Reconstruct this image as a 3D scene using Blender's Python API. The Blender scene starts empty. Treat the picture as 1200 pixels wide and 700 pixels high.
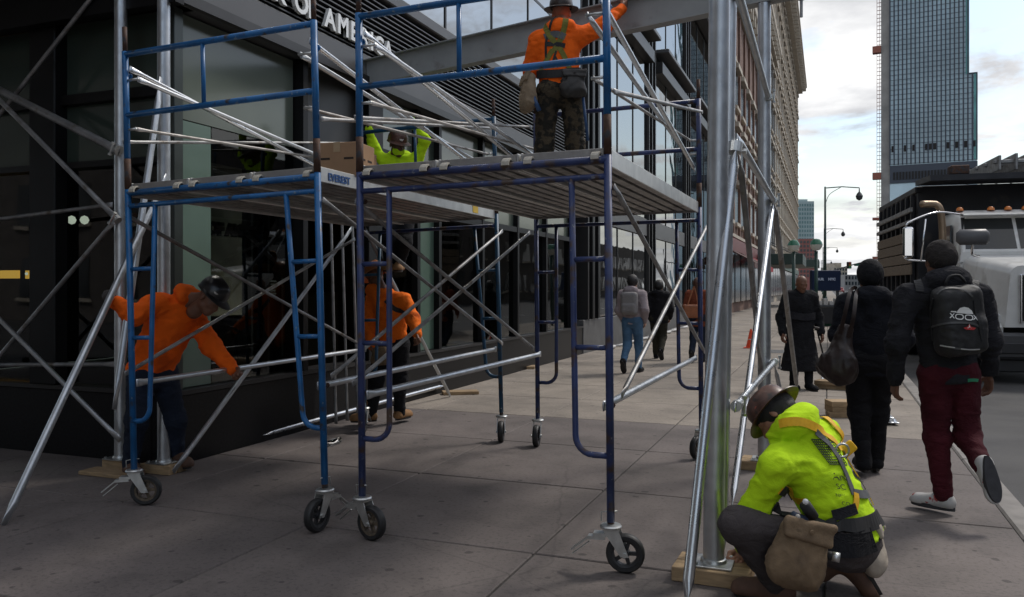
import bpy, math, random
import numpy as np
from mathutils import Matrix, Vector, Euler
R = math.radians
random.seed(7); rng = np.random.default_rng(7)
scene = bpy.context.scene
COL = scene.collection

# ------------------------------------------------------------------ camera
TH = R(21.3); FPX = 950.0; CX, HY = 600.0, 336.0; CAMH = 1.5
cam_d = bpy.data.cameras.new('camera'); cam = bpy.data.objects.new('camera', cam_d); COL.objects.link(cam)
cam.location = (0, 0, CAMH); cam.rotation_euler = (R(90), 0, TH)
cam_d.sensor_width = 36; cam_d.lens = 36*FPX/1200; cam_d.shift_y = -14/1200
cam_d.clip_start = .1; cam_d.clip_end = 6000
scene.camera = cam
# ------------------------------------------------------------------ world
SUN_EL, SUN_AZ = R(50), R(35)          # azimuth measured from +Y (up the street) towards +X
w = bpy.data.worlds.new('World'); scene.world = w; w.use_nodes = True
nt = w.node_tree; nt.nodes.clear()
def N(t, **k):
    n = nt.nodes.new(t)
    for a, v in k.items(): setattr(n, a, v)
    return n
wo = N('ShaderNodeOutputWorld'); sky = N('ShaderNodeTexSky', sky_type='NISHITA')
sky.sun_disc = False; sky.sun_elevation = SUN_EL; sky.sun_rotation = SUN_AZ; sky.air_density = 1.2; sky.dust_density = 1.5
bg1 = N('ShaderNodeBackground'); bg1.inputs[1].default_value = .12
nt.links.new(sky.outputs[0], bg1.inputs[0])
tc = N('ShaderNodeTexCoord'); sep = N('ShaderNodeSeparateXYZ'); nt.links.new(tc.outputs['Generated'], sep.inputs[0])
zc = N('ShaderNodeMath', operation='MAXIMUM'); nt.links.new(sep.outputs[2], zc.inputs[0]); zc.inputs[1].default_value = 0
za = N('ShaderNodeMath', operation='ADD'); nt.links.new(zc.outputs[0], za.inputs[0]); za.inputs[1].default_value = .16
dx = N('ShaderNodeMath', operation='DIVIDE'); nt.links.new(sep.outputs[0], dx.inputs[0]); nt.links.new(za.outputs[0], dx.inputs[1])
dy = N('ShaderNodeMath', operation='DIVIDE'); nt.links.new(sep.outputs[1], dy.inputs[0]); nt.links.new(za.outputs[0], dy.inputs[1])
cmb = N('ShaderNodeCombineXYZ'); nt.links.new(dx.outputs[0], cmb.inputs[0]); nt.links.new(dy.outputs[0], cmb.inputs[1])
cmb.inputs[2].default_value = 3.7
n1 = N('ShaderNodeTexNoise'); n1.inputs['Scale'].default_value = 1.5; n1.inputs['Detail'].default_value = 9; n1.inputs['Roughness'].default_value = .58
n1.inputs['Distortion'].default_value = .25
nt.links.new(cmb.outputs[0], n1.inputs['Vector'])
r1 = N('ShaderNodeValToRGB'); r1.color_ramp.elements[0].position = .47; r1.color_ramp.elements[1].position = .56
nt.links.new(n1.outputs[0], r1.inputs[0])
n2 = N('ShaderNodeTexNoise'); n2.inputs['Scale'].default_value = 1.9; n2.inputs['Detail'].default_value = 8; n2.inputs['Roughness'].default_value = .55
va = N('ShaderNodeVectorMath', operation='ADD'); va.inputs[1].default_value = (7.3, 2.1, 1.0)
nt.links.new(cmb.outputs[0], va.inputs[0]); nt.links.new(va.outputs[0], n2.inputs['Vector'])
r2 = N('ShaderNodeValToRGB')
r2.color_ramp.elements[0].position = .30; r2.color_ramp.elements[0].color = (.34, .35, .385, 1)
r2.color_ramp.elements[1].position = .60; r2.color_ramp.elements[1].color = (.90, .90, .90, 1)
nt.links.new(n2.outputs[0], r2.inputs[0])
bg2 = N('ShaderNodeBackground'); bg2.inputs[1].default_value = .92
nt.links.new(r2.outputs[0], bg2.inputs[0])
mx = N('ShaderNodeMixShader'); hz = N('ShaderNodeMapRange'); hz.inputs['From Min'].default_value = .03; hz.inputs['From Max'].default_value = .16; hz.inputs['To Min'].default_value = 1; hz.inputs['To Max'].default_value = 0; nt.links.new(sep.outputs[2], hz.inputs['Value'])
hm = N('ShaderNodeMath', operation='MAXIMUM'); nt.links.new(r1.outputs[0], hm.inputs[0]); nt.links.new(hz.outputs[0], hm.inputs[1]); nt.links.new(hm.outputs[0], mx.inputs[0]); nt.links.new(bg1.outputs[0], mx.inputs[1]); nt.links.new(bg2.outputs[0], mx.inputs[2])
nt.links.new(mx.outputs[0], wo.inputs[0])
# sun behind thin cloud
sd = bpy.data.lights.new('sun', 'SUN'); sd.energy = 1.4; sd.angle = R(10); sd.color = (1, .95, .88)
so = bpy.data.objects.new('sun', sd); COL.objects.link(so)
sv = Vector((math.sin(SUN_AZ)*math.cos(SUN_EL), math.cos(SUN_AZ)*math.cos(SUN_EL), math.sin(SUN_EL)))
so.rotation_euler = sv.to_track_quat('Z', 'Y').to_euler(); so.location = (5, 5, 40)
scene.view_settings.view_transform = 'Standard'; scene.view_settings.look = 'None'
scene.view_settings.exposure = 0.45; scene.view_settings.gamma = 1.0; scene.view_settings.use_curve_mapping = False

# ------------------------------------------------------------------ pixel helpers (1200x700 photograph)
Rv = np.array([math.cos(TH), math.sin(TH), 0]); Fv = np.array([-math.sin(TH), math.cos(TH), 0]); Uv = np.array([0, 0, 1.])
CP = np.array([0, 0, CAMH])
def ray(px, py): return (px-CX)/FPX*Rv + Fv + (HY-py)/FPX*Uv
def PZ(px, py, Z): return CP + Z*ray(px, py)
def PG(px, py, h=0.): return PZ(px, py, (CAMH-h)*FPX/(py-HY))
def PX(px, py, X): d = ray(px, py); return CP + d*(X/d[0])
def PY(px, py, Y): d = ray(px, py); return CP + d*(Y/d[1])
def CW(x, Z, h): return x*Rv + Z*Fv + np.array([0, 0, h])
V3 = lambda *a: np.array(a, float)
def nrm(v): v = np.asarray(v, float); return v/(np.linalg.norm(v)+1e-12)

# ------------------------------------------------------------------ materials
MATS = {}
def mat(name, col, rough=.6, metal=0., var=.0, vscale=8., bump=0., bscale=40., spec=.5, coat=0., col2=None, c2scale=6., c2lo=.5, c2hi=.6,
        emit=None, estr=0., trans=0., sheen=0., obj_rand=0., stretch=None, rvar=0., ior=1.5, alpha=1., crease=0., cscale=7., fleck=None, fscale=40., flo=.64):
    if name in MATS: return MATS[name]
    m = bpy.data.materials.new(name); m.use_nodes = True; t = m.node_tree; b = t.nodes['Principled BSDF']
    b.inputs['Roughness'].default_value = rough; b.inputs['Metallic'].default_value = metal
    b.inputs['Specular IOR Level'].default_value = spec; b.inputs['Coat Weight'].default_value = coat
    b.inputs['IOR'].default_value = ior; b.inputs['Transmission Weight'].default_value = trans
    b.inputs['Sheen Weight'].default_value = sheen; b.inputs['Base Color'].default_value = (*col, 1)
    b.inputs['Alpha'].default_value = alpha
    if emit: b.inputs['Emission Color'].default_value = (*emit, 1); b.inputs['Emission Strength'].default_value = estr
    L = t.links.new; last = None
    co = t.nodes.new('ShaderNodeTexCoord'); vec = co.outputs['Object']
    if stretch:
        mp = t.nodes.new('ShaderNodeMapping'); mp.inputs['Scale'].default_value = stretch; L(vec, mp.inputs[0]); vec = mp.outputs[0]
    def noise(s, d=5):
        n = t.nodes.new('ShaderNodeTexNoise'); n.inputs['Scale'].default_value = s; n.inputs['Detail'].default_value = d; L(vec, n.inputs['Vector']); return n
    cur = None
    if var > 0:
        n = noise(vscale); rp = t.nodes.new('ShaderNodeValToRGB'); rp.color_ramp.elements[0].position = .3; rp.color_ramp.elements[1].position = .7
        rp.color_ramp.elements[0].color = (*[max(0, c*(1-var)) for c in col], 1); rp.color_ramp.elements[1].color = (*[min(1, c*(1+var)) for c in col], 1)
        L(n.outputs[0], rp.inputs[0]); cur = rp.outputs[0]
    if col2:
        n = noise(c2scale, 7); rp = t.nodes.new('ShaderNodeValToRGB'); rp.color_ramp.elements[0].position = c2lo; rp.color_ramp.elements[1].position = c2hi
        L(n.outputs[0], rp.inputs[0]); mm = t.nodes.new('ShaderNodeMix'); mm.data_type = 'RGBA'
        L(rp.outputs[0], mm.inputs['Factor'])
        if cur: L(cur, mm.inputs['A'])
        else: mm.inputs['A'].default_value = (*col, 1)
        mm.inputs['B'].default_value = (*col2, 1); cur = mm.outputs['Result']
    if fleck:
        n = noise(fscale, 4); rp = t.nodes.new('ShaderNodeValToRGB'); rp.color_ramp.elements[0].position = flo; rp.color_ramp.elements[1].position = flo+.05
        L(n.outputs[0], rp.inputs[0]); mm = t.nodes.new('ShaderNodeMix'); mm.data_type = 'RGBA'; L(rp.outputs[0], mm.inputs['Factor'])
        if cur: L(cur, mm.inputs['A'])
        else: mm.inputs['A'].default_value = (*col, 1)
        mm.inputs['B'].default_value = (*fleck, 1); cur = mm.outputs['Result']
    if obj_rand > 0:
        oi = t.nodes.new('ShaderNodeObjectInfo'); mr = t.nodes.new('ShaderNodeMapRange'); mr.inputs['To Min'].default_value = 1-obj_rand; mr.inputs['To Max'].default_value = 1+obj_rand
        L(oi.outputs['Random'], mr.inputs['Value']); mm = t.nodes.new('ShaderNodeMix'); mm.data_type = 'RGBA'; mm.blend_type = 'MULTIPLY'; mm.inputs['Factor'].default_value = 1
        if cur: L(cur, mm.inputs['A'])
        else: mm.inputs['A'].default_value = (*col, 1)
        cc = t.nodes.new('ShaderNodeCombineXYZ')
        for i in range(3): L(mr.outputs[0], cc.inputs[i])
        L(cc.outputs[0], mm.inputs['B']); cur = mm.outputs['Result']
    if cur: L(cur, b.inputs['Base Color'])
    if rvar > 0:
        n = noise(vscale*2.3); mr = t.nodes.new('ShaderNodeMapRange'); mr.inputs['From Min'].default_value = .3; mr.inputs['From Max'].default_value = .7
        mr.inputs['To Min'].default_value = max(.02, rough-rvar); mr.inputs['To Max'].default_value = rough+rvar; L(n.outputs[0], mr.inputs['Value']); L(mr.outputs[0], b.inputs['Roughness'])
    if bump > 0:
        n = noise(bscale, 6); bp = t.nodes.new('ShaderNodeBump'); bp.inputs['Strength'].default_value = bump; bp.inputs['Distance'].default_value = .01
        L(n.outputs[0], bp.inputs['Height']); L(bp.outputs[0], b.inputs['Normal'])
    if crease > 0:
        n = t.nodes.new('ShaderNodeTexNoise'); n.inputs['Scale'].default_value = cscale; n.inputs['Detail'].default_value = 3.5; n.inputs['Distortion'].default_value = 1.6; n.inputs['Roughness'].default_value = .55
        mp = t.nodes.new('ShaderNodeMapping'); mp.inputs['Scale'].default_value = (1, 1, 1.7); mp.inputs['Rotation'].default_value = (.5, .35, .2); L(co.outputs['Object'], mp.inputs[0]); L(mp.outputs[0], n.inputs['Vector'])
        s_ = t.nodes.new('ShaderNodeMath'); s_.operation = 'SUBTRACT'; s_.inputs[1].default_value = .5; L(n.outputs[0], s_.inputs[0]); a_ = t.nodes.new('ShaderNodeMath'); a_.operation = 'ABSOLUTE'; L(s_.outputs[0], a_.inputs[0])
        pw = t.nodes.new('ShaderNodeMath'); pw.operation = 'POWER'; pw.inputs[1].default_value = .6; L(a_.outputs[0], pw.inputs[0])
        bp2 = t.nodes.new('ShaderNodeBump'); bp2.inputs['Strength'].default_value = crease; bp2.inputs['Distance'].default_value = .035; L(pw.outputs[0], bp2.inputs['Height'])
        if bump > 0: L(bp.outputs[0], bp2.inputs['Normal'])
        L(bp2.outputs[0], b.inputs['Normal'])
    MATS[name] = m; return m
def srgb(r, g, b): 
    f = lambda c: (c/255/12.92 if c/255 <= .04045 else ((c/255+.055)/1.055)**2.4)
    return (f(r), f(g), f(b))

galv = mat('galvanized steel', (.50, .52, .54), .40, .9, .14, 9, 0, 60, rvar=.07)
galv_dull = mat('weathered galvanized steel', (.30, .30, .30), .52, .8, .3, 7, 0, 70, col2=(.16, .13, .10), c2scale=9, c2lo=.56, c2hi=.72)
galv_new = mat('new bright galvanized steel', (.62, .64, .66), .30, .95, .10, 7, 0, 50, rvar=.06)
blue = mat('scuffed bright blue paint', (.008, .105, .285), .42, 0, .35, 5, 0, 90, fleck=(.16, .22, .28), fscale=34, flo=.66, col2=(.045, .035, .032), c2scale=14, c2lo=.60, c2hi=.70, rvar=.12)
navy = mat('worn navy blue paint', (.026, .042, .125), .46, 0, .35, 5, 0, 90, fleck=(.15, .16, .19), fscale=30, flo=.66, col2=(.06, .036, .025), c2scale=8, c2lo=.53, c2hi=.63, rvar=.12)
tealblue = mat('worn teal blue paint', (.010, .062, .125), .46, 0, .3, 5, 0, 90, col2=(.05, .035, .028), c2scale=12, c2lo=.58, c2hi=.68)
rusty = mat('rusted steel', (.085, .045, .03), .75, .3, .4, 20, .25, 120, col2=(.05, .05, .055), c2scale=18)
alum = mat('weathered aluminium deck', (.36, .345, .33), .5, .7, .25, 6, .12, 50, col2=(.16, .145, .13), c2scale=5, c2lo=.5, c2hi=.68)
hookm = mat('cream painted hook', (.42, .39, .33), .6, 0, .2, 30)
rubber = mat('black rubber', (.012, .012, .013), .55, 0, .3, 30)
wheelm = mat('rusty wheel rim', (.11, .085, .06), .7, .3, .4, 30, .2, 80)
bluew = mat('black wheel rim', (.02, .02, .022), .45)
zinc = mat('zinc plated steel', (.52, .53, .52), .38, .9, .15, 20)
steelbeam = mat('grey painted steel beam', (.30, .31, .31), .55, 0, .12, 4, .05, 30, col2=(.2, .19, .18), c2scale=5, c2lo=.6, c2hi=.75)
lumber = mat('construction lumber', (.31, .215, .12), .8, 0, .25, 10, .2, 60, obj_rand=.2, stretch=(1, 6, 6))
carton = mat('brown cardboard', (.34, .205, .115), .85, 0, .08, 8, .05, 40)
blackmetal = mat('black facade metal', (.006, .006, .0065), .45, .0, .2, 3, spec=.25)
darkmetal = mat('dark bronze facade metal', (.028, .027, .027), .42, .2, .15, 2)
greymetal = mat('grey facade panel', (.085, .085, .087), .45, .2, .1, 2, .02, 20)
signwhite = mat('brushed steel letter', (.72, .72, .70), .4, .2)
signblack = mat('black sign letter', (.003, .003, .003), .9, spec=.05)
bulk = mat('black granite bulkhead', (.008, .008, .009), .35, 0, .5, 40, spec=.25)
spandrel = mat('green backed glass', (.042, .056, .046), .12, 0, .12, .7, spec=.5)
spand2 = mat('grey green backed glass', (.115, .135, .112), .15, 0, .12, .7, spec=.5)
palegreen = mat('pale green frosted glass', (.125, .185, .15), .22, 0, .1, 1.5, spec=.5)

def glass_mat(name, tint, trans=.5, ior=1.5, rough=.02):
    m = bpy.data.materials.new(name); m.use_nodes = True; t = m.node_tree; t.nodes.clear(); L = t.links.new
    o = t.nodes.new('ShaderNodeOutputMaterial'); tr = t.nodes.new('ShaderNodeBsdfTransparent'); tr.inputs[0].default_value = (*tint, 1)
    gl = t.nodes.new('ShaderNodeBsdfGlossy'); gl.inputs['Roughness'].default_value = rough; gl.inputs[0].default_value = (.95, .97, .97, 1)
    co = t.nodes.new('ShaderNodeTexCoord'); n = t.nodes.new('ShaderNodeTexNoise'); n.inputs['Scale'].default_value = 1.3; n.inputs['Detail'].default_value = 1
    L(co.outputs['Object'], n.inputs['Vector']); bp = t.nodes.new('ShaderNodeBump'); bp.inputs['Strength'].default_value = .05; bp.inputs['Distance'].default_value = .05
    L(n.outputs[0], bp.inputs['Height']); L(bp.outputs[0], gl.inputs['Normal'])
    fr = t.nodes.new('ShaderNodeFresnel'); fr.inputs['IOR'].default_value = ior; mxs = t.nodes.new('ShaderNodeMixShader')
    ge = t.nodes.new('ShaderNodeNewGeometry'); iv = t.nodes.new('ShaderNodeMath'); iv.operation = 'SUBTRACT'; iv.inputs[0].default_value = 1; L(ge.outputs['Backfacing'], iv.inputs[1])
    fm = t.nodes.new('ShaderNodeMath'); fm.operation = 'MULTIPLY'; L(fr.outputs[0], fm.inputs[0]); L(iv.outputs[0], fm.inputs[1]); L(fm.outputs[0], mxs.inputs[0]); L(tr.outputs[0], mxs.inputs[1]); L(gl.outputs[0], mxs.inputs[2]); L(mxs.outputs[0], o.inputs[0])
    MATS[name] = m; return m
shopglass = glass_mat('dark shop glass', (.50, .55, .51), ior=1.55)
skyglass = glass_mat('coated reflective glass', (.05, .055, .06), ior=5.0)
upglass = glass_mat('upper storey reflective glass', (.05, .05, .055), ior=5.0)

# concrete flag: mottling, gum spots, fine cracks
def concrete(name, c, spot=.5):
    m = bpy.data.materials.new(name); m.use_nodes = True; t = m.node_tree; b = t.nodes['Principled BSDF']; L = t.links.new
    co = t.nodes.new('ShaderNodeTexCoord'); geo = t.nodes.new('ShaderNodeNewGeometry'); vec = geo.outputs['Position']
    def noise(s, d=6, dist=0.):
        n = t.nodes.new('ShaderNodeTexNoise'); n.inputs['Scale'].default_value = s; n.inputs['Detail'].default_value = d; n.inputs['Distortion'].default_value = dist; L(vec, n.inputs['Vector']); return n.outputs[0]
    def ramp(x, p0, c0, p1, c1):
        r = t.nodes.new('ShaderNodeValToRGB'); r.color_ramp.elements[0].position = p0; r.color_ramp.elements[0].color = (*c0, 1); r.color_ramp.elements[1].position = p1; r.color_ramp.elements[1].color = (*c1, 1); L(x, r.inputs[0]); return r.outputs[0]
    def mult(a, bb, f=1.):
        q = t.nodes.new('ShaderNodeMix'); q.data_type = 'RGBA'; q.blend_type = 'MULTIPLY'; q.inputs['Factor'].default_value = f; L(a, q.inputs['A']); L(bb, q.inputs['B']); return q.outputs['Result']
    base = ramp(noise(1.1, 8), .3, [x*.80 for x in c], .7, [x*1.16 for x in c])
    fine = ramp(noise(160, 3), .3, (.86,)*3, .7, (1.08,)*3); base = mult(base, fine)
    stain = ramp(noise(.55, 6, .6), .30, (.66, .66, .66), .5, (1, 1, 1)); base = mult(base, stain, .8)
    vo = t.nodes.new('ShaderNodeTexVoronoi'); vo.inputs['Scale'].default_value = 3.4; vo.inputs['Randomness'].default_value = 1; vo.voronoi_dimensions = '2D'
    nz = noise(9, 3); mxv = t.nodes.new('ShaderNodeMix'); mxv.data_type = 'VECTOR'; mxv.inputs['Factor'].default_value = .035
    L(vec, mxv.inputs['A']); ncol = t.nodes.new('ShaderNodeTexNoise'); ncol.inputs['Scale'].default_value = 14; L(vec, ncol.inputs['Vector']); L(ncol.outputs['Color'], mxv.inputs['B'])
    L(mxv.outputs['Result'], vo.inputs['Vector'])
    sc_ = t.nodes.new('ShaderNodeSeparateColor'); L(vo.outputs['Color'], sc_.inputs[0])
    mrn = t.nodes.new('ShaderNodeMapRange'); mrn.inputs['From Min'].default_value = .35; mrn.inputs['To Min'].default_value = 0; mrn.inputs['To Max'].default_value = .075; L(sc_.outputs[0], mrn.inputs['Value'])
    sb_ = t.nodes.new('ShaderNodeMath'); sb_.operation = 'SUBTRACT'; L(vo.outputs['Distance'], sb_.inputs[0]); L(mrn.outputs[0], sb_.inputs[1])
    spots = ramp(sb_.outputs[0], .0, (spot,)*3, .025, (1, 1, 1)); base = mult(base, spots, 1)
    vo2 = t.nodes.new('ShaderNodeTexVoronoi'); vo2.inputs['Scale'].default_value = 6.5; vo2.voronoi_dimensions = '2D'; L(mxv.outputs['Result'], vo2.inputs['Vector'])
    base = mult(base, ramp(vo2.outputs['Distance'], .05, (.72,)*3, .09, (1, 1, 1)), .6)
    vc = t.nodes.new('ShaderNodeTexVoronoi'); vc.feature = 'DISTANCE_TO_EDGE'; vc.inputs['Scale'].default_value = .42
    mv2 = t.nodes.new('ShaderNodeMix'); mv2.data_type = 'VECTOR'; mv2.inputs['Factor'].default_value = .10; nc2 = t.nodes.new('ShaderNodeTexNoise'); nc2.inputs['Scale'].default_value = 3; nc2.inputs['Detail'].default_value = 8; L(vec, nc2.inputs['Vector'])
    L(vec, mv2.inputs['A']); L(nc2.outputs['Color'], mv2.inputs['B']); L(mv2.outputs['Result'], vc.inputs['Vector'])
    base = mult(base, ramp(vc.outputs['Distance'], .0012, (.45,)*3, .0035, (1, 1, 1)), .4)
    base = mult(base, ramp(noise(38, 2), .36, (.62,)*3, .46, (1, 1, 1)), .55)
    base = mult(base, ramp(noise(3.2, 7, .4), .34, (.70,)*3, .52, (1.05,)*3), .5)
    oi = t.nodes.new('ShaderNodeObjectInfo'); base = mult(base, ramp(oi.outputs['Random'], 0, (.90, .90, .91), 1, (1.0, 1.0, .99)))
    L(base, b.inputs['Base Color']); b.inputs['Roughness'].default_value = .82
    bp = t.nodes.new('ShaderNodeBump'); bp.inputs['Strength'].default_value = .25; bp.inputs['Distance'].default_value = .004; L(noise(90, 5), bp.inputs['Height']); L(bp.outputs[0], b.inputs['Normal'])
    MATS[name] = m; return m
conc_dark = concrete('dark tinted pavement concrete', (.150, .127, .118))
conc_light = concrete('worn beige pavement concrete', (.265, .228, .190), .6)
jointm = mat('pavement joint', (.05, .047, .044), .9)
kerbm = mat('kerb stone', (.21, .195, .18), .8, 0, .2, 6, .2, 60)
asphalt = mat('worn asphalt', (.050, .049, .050), .85, 0, .3, 1.5, .35, 120, col2=(.075, .072, .07), c2scale=.8, c2lo=.45, c2hi=.7)
roadpaint = mat('worn white road paint', (.5, .5, .48), .7, 0, .2, 6)

# ------------------------------------------------------------------ mesh helpers
WM = {}
def setm(me, mats, idx=None, smooth=False, smooth_angle=None):
    for m in (mats if isinstance(mats, (list, tuple)) else [mats]): me.materials.append(m)
    if idx is not None: me.polygons.foreach_set('material_index', np.asarray(idx, np.int32))
    if smooth: me.polygons.foreach_set('use_smooth', np.ones(len(me.polygons), bool))
def tag(o, label=None, cat=None, group=None, kind=None):
    if label: o['label'] = label
    if cat: o['category'] = cat
    if group: o['group'] = group
    if kind: o['kind'] = kind
    return o
def thing(name, label, cat, loc=(0, 0, 0), rot=(0, 0, 0), group=None, parent=None):
    o = bpy.data.objects.new(name, None); COL.objects.link(o); o.empty_display_size = .1
    o.location = tuple(loc); o.rotation_euler = rot
    M = Matrix.LocRotScale(Vector(tuple(loc)), Euler(rot), None)
    if parent is not None: o.parent = parent; M = WM[parent.name] @ M
    WM[o.name] = M
    if label: tag(o, label, cat, group)
    return o
def build(name, verts, faces, m, parent=None, local=False, smooth=False, idx=None, kind=None):
    """one mesh object; verts are world coordinates unless local (then in the parent's frame)"""
    v = np.asarray(verts, float).reshape(-1, 3)
    loc = None
    if parent is not None:
        Mi = WM[parent.name].inverted()
        if not local:
            A = np.array(Mi); v = v @ A[:3, :3].T + A[:3, 3]
    c = (v.min(0)+v.max(0))/2
    if parent is None: c[2] = v[:, 2].min()
    v = v-c
    me = bpy.data.meshes.new(name); me.from_pydata(v.tolist(), [], [list(map(int, f)) for f in faces] if not isinstance(faces, np.ndarray) else faces.tolist())
    me.update(); setm(me, m, idx, smooth)
    o = bpy.data.objects.new(name, me); COL.objects.link(o); o.location = c
    M = Matrix.Translation(Vector(c))
    if parent is not None: o.parent = parent; M = WM[parent.name] @ M
    WM[o.name] = M
    if kind: o['kind'] = kind
    return o
class MB:
    def __init__(s): s.v = []; s.f = []; s.n = 0; s.i = []
    def add(s, v, f, mi=0):
        v = np.asarray(v, float).reshape(-1, 3); s.v.append(v)
        s.f += [[a+s.n for a in q] for q in f]; s.i += [mi]*len(f); s.n += len(v); return s
    def build(s, name, m, parent=None, local=False, smooth=False, kind=None):
        return build(name, np.concatenate(s.v), s.f, m, parent, local, smooth, s.i, kind)
BF = [(0, 3, 2, 1), (4, 5, 6, 7), (0, 1, 5, 4), (1, 2, 6, 5), (2, 3, 7, 6), (3, 0, 4, 7)]
def boxg(x0, x1, y0, y1, z0, z1):
    return [(x0, y0, z0), (x1, y0, z0), (x1, y1, z0), (x0, y1, z0), (x0, y0, z1), (x1, y0, z1), (x1, y1, z1), (x0, y1, z1)], BF
def bevbox(x0, x1, y0, y1, z0, z1, b):
    """box with chamfered edges"""
    v = []; xs = (x0, x1); ys = (y0, y1); zs = (z0, z1)
    for i in (0, 1):
        for j in (0, 1):
            for k in (0, 1):
                sx, sy, sz = (1-2*i)*b, (1-2*j)*b, (1-2*k)*b
                v += [(xs[i], ys[j]+sy, zs[k]+sz), (xs[i]+sx, ys[j], zs[k]+sz), (xs[i]+sx, ys[j]+sy, zs[k])]
    c = lambda i, j, k, a: (i*4+j*2+k)*3+a
    f = []
    for i in (0, 1): q = [c(i, 0, 0, 0), c(i, 1, 0, 0), c(i, 1, 1, 0), c(i, 0, 1, 0)]; f.append(q if i else q[::-1])
    for j in (0, 1): q = [c(0, j, 0, 1), c(1, j, 0, 1), c(1, j, 1, 1), c(0, j, 1, 1)]; f.append(q[::-1] if j else q)
    for k in (0, 1): q = [c(0, 0, k, 2), c(1, 0, k, 2), c(1, 1, k, 2), c(0, 1, k, 2)]; f.append(q if k else q[::-1])
    for j in (0, 1):
        for k in (0, 1): f.append([c(0, j, k, 1), c(1, j, k, 1), c(1, j, k, 2), c(0, j, k, 2)])
    for i in (0, 1):
        for k in (0, 1): f.append([c(i, 0, k, 0), c(i, 1, k, 0), c(i, 1, k, 2), c(i, 0, k, 2)])
    for i in (0, 1):
        for j in (0, 1): f.append([c(i, j, 0, 0), c(i, j, 1, 0), c(i, j, 1, 1), c(i, j, 0, 1)])
    for i in (0, 1):
        for j in (0, 1):
            for k in (0, 1): f.append([c(i, j, k, 0), c(i, j, k, 1), c(i, j, k, 2)])
    # make outward
    va = np.array(v); ctr = va.mean(0); out = []
    for q in f:
        p = va[q]; nn = np.cross(p[1]-p[0], p[2]-p[0])
        out.append(q if np.dot(nn, p.mean(0)-ctr) > 0 else q[::-1])
    return v, out
def basis(d):
    d = nrm(d); u = np.cross(d, (0, 0, 1)) if abs(d[2]) < .95 else np.cross(d, (1, 0, 0)); u = nrm(u); return d, u, np.cross(u, d)
def tubeg(path, r, seg=12, caps=True):
    """swept tube along a polyline with constant or per-point radius"""
    P = np.asarray(path, float); n = len(P); rr = np.full(n, r) if np.isscalar(r) else np.asarray(r, float)
    T = np.zeros_like(P); T[1:-1] = P[2:]-P[:-2]; T[0] = P[1]-P[0]; T[-1] = P[-1]-P[-2]
    d, u, w_ = basis(T[0]); v = []; ang = np.arange(seg)*2*math.pi/seg
    for i in range(n):
        t = nrm(T[i]); u = nrm(u-t*np.dot(u, t)); w_ = np.cross(t, u)
        v.append(P[i]+rr[i]*(np.cos(ang)[:, None]*u+np.sin(ang)[:, None]*w_))
    v = np.concatenate(v); f = []
    for i in range(n-1):
        for k in range(seg):
            a, b = i*seg+k, i*seg+(k+1) % seg; f.append((a, b, b+seg, a+seg))
    if caps: f.append(tuple(range(seg))[::-1]); f.append(tuple((n-1)*seg+k for k in range(seg)))
    return v, f
def tube(name, path, r, m, parent=None, local=False, seg=14):
    v, f = tubeg(path, r, seg); return build(name, v, f, m, parent, local, True)
def auto_smooth(o, ang=40):
    me = o.data
    try: me.set_sharp_from_angle(angle=R(ang))
    except Exception: pass
    return o
def brace_g(p0, p1, r, flat=.09, seg=12, flatn=None):
    """tube with pressed-flat bolted ends"""
    p0 = np.asarray(p0, float); p1 = np.asarray(p1, float); d = nrm(p1-p0); Ln = np.linalg.norm(p1-p0)
    n = nrm(flatn) if flatn is not None else basis(d)[1]
    n = nrm(n-d*np.dot(n, d)); b = np.cross(d, n); ang = np.arange(seg)*2*math.pi/seg
    st = [(0, .22, 1.35), (flat*.55, .22, 1.35), (flat*1.3, 1, 1), (flat*1.3+.012, 1, 1), (flat*1.3+.05, 1, 1), (Ln-flat*1.3-.05, 1, 1), (Ln-flat*1.3-.012, 1, 1), (Ln-flat*1.3, 1, 1), (Ln-flat*.55, .22, 1.35), (Ln, .22, 1.35)]
    v = [p0+d*s+r*(a*np.cos(ang)[:, None]*n+c*np.sin(ang)[:, None]*b) for s, a, c in st]
    f = []
    for i in range(len(st)-1):
        for k in range(seg):
            q, e = i*seg+k, i*seg+(k+1) % seg; f.append((q, e, e+seg, q+seg))
    f.append(tuple(range(seg))[::-1]); f.append(tuple((len(st)-1)*seg+k for k in range(seg)))
    return np.concatenate(v), f
def latheg(prof, seg=24, axis='z', c=(0, 0, 0), sx=1., sy=1.):
    """profile [(r, z)] revolved about z"""
    v = []; n = len(prof); ang = np.arange(seg)*2*math.pi/seg
    for r, z in prof: v.append(np.stack([r*np.cos(ang)*sx, r*np.sin(ang)*sy, np.full(seg, z)], 1))
    v = np.concatenate(v); f = []
    for i in range(n-1):
        for k in range(seg): a, b = i*seg+k, i*seg+(k+1) % seg; f.append((a, b, b+seg, a+seg))
    f.append(tuple(range(seg))[::-1]); f.append(tuple((n-1)*seg+k for k in range(seg)))
    if axis == 'x': v = v[:, [2, 0, 1]]
    if axis == 'y': v = v[:, [1, 2, 0]]
    return v+np.asarray(c, float), f
def xf(v, Rm, t): return np.asarray(v, float) @ np.asarray(Rm, float).T + np.asarray(t, float)
def rotz(a): c, s = math.cos(a), math.sin(a); return np.array([[c, -s, 0], [s, c, 0], [0, 0, 1.]])
def frame(y, z):
    """columns x,y,z with y forward, z about up"""
    y = nrm(y); x = nrm(np.cross(y, z)); z = np.cross(x, y); return np.stack([x, y, z], 1)
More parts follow.
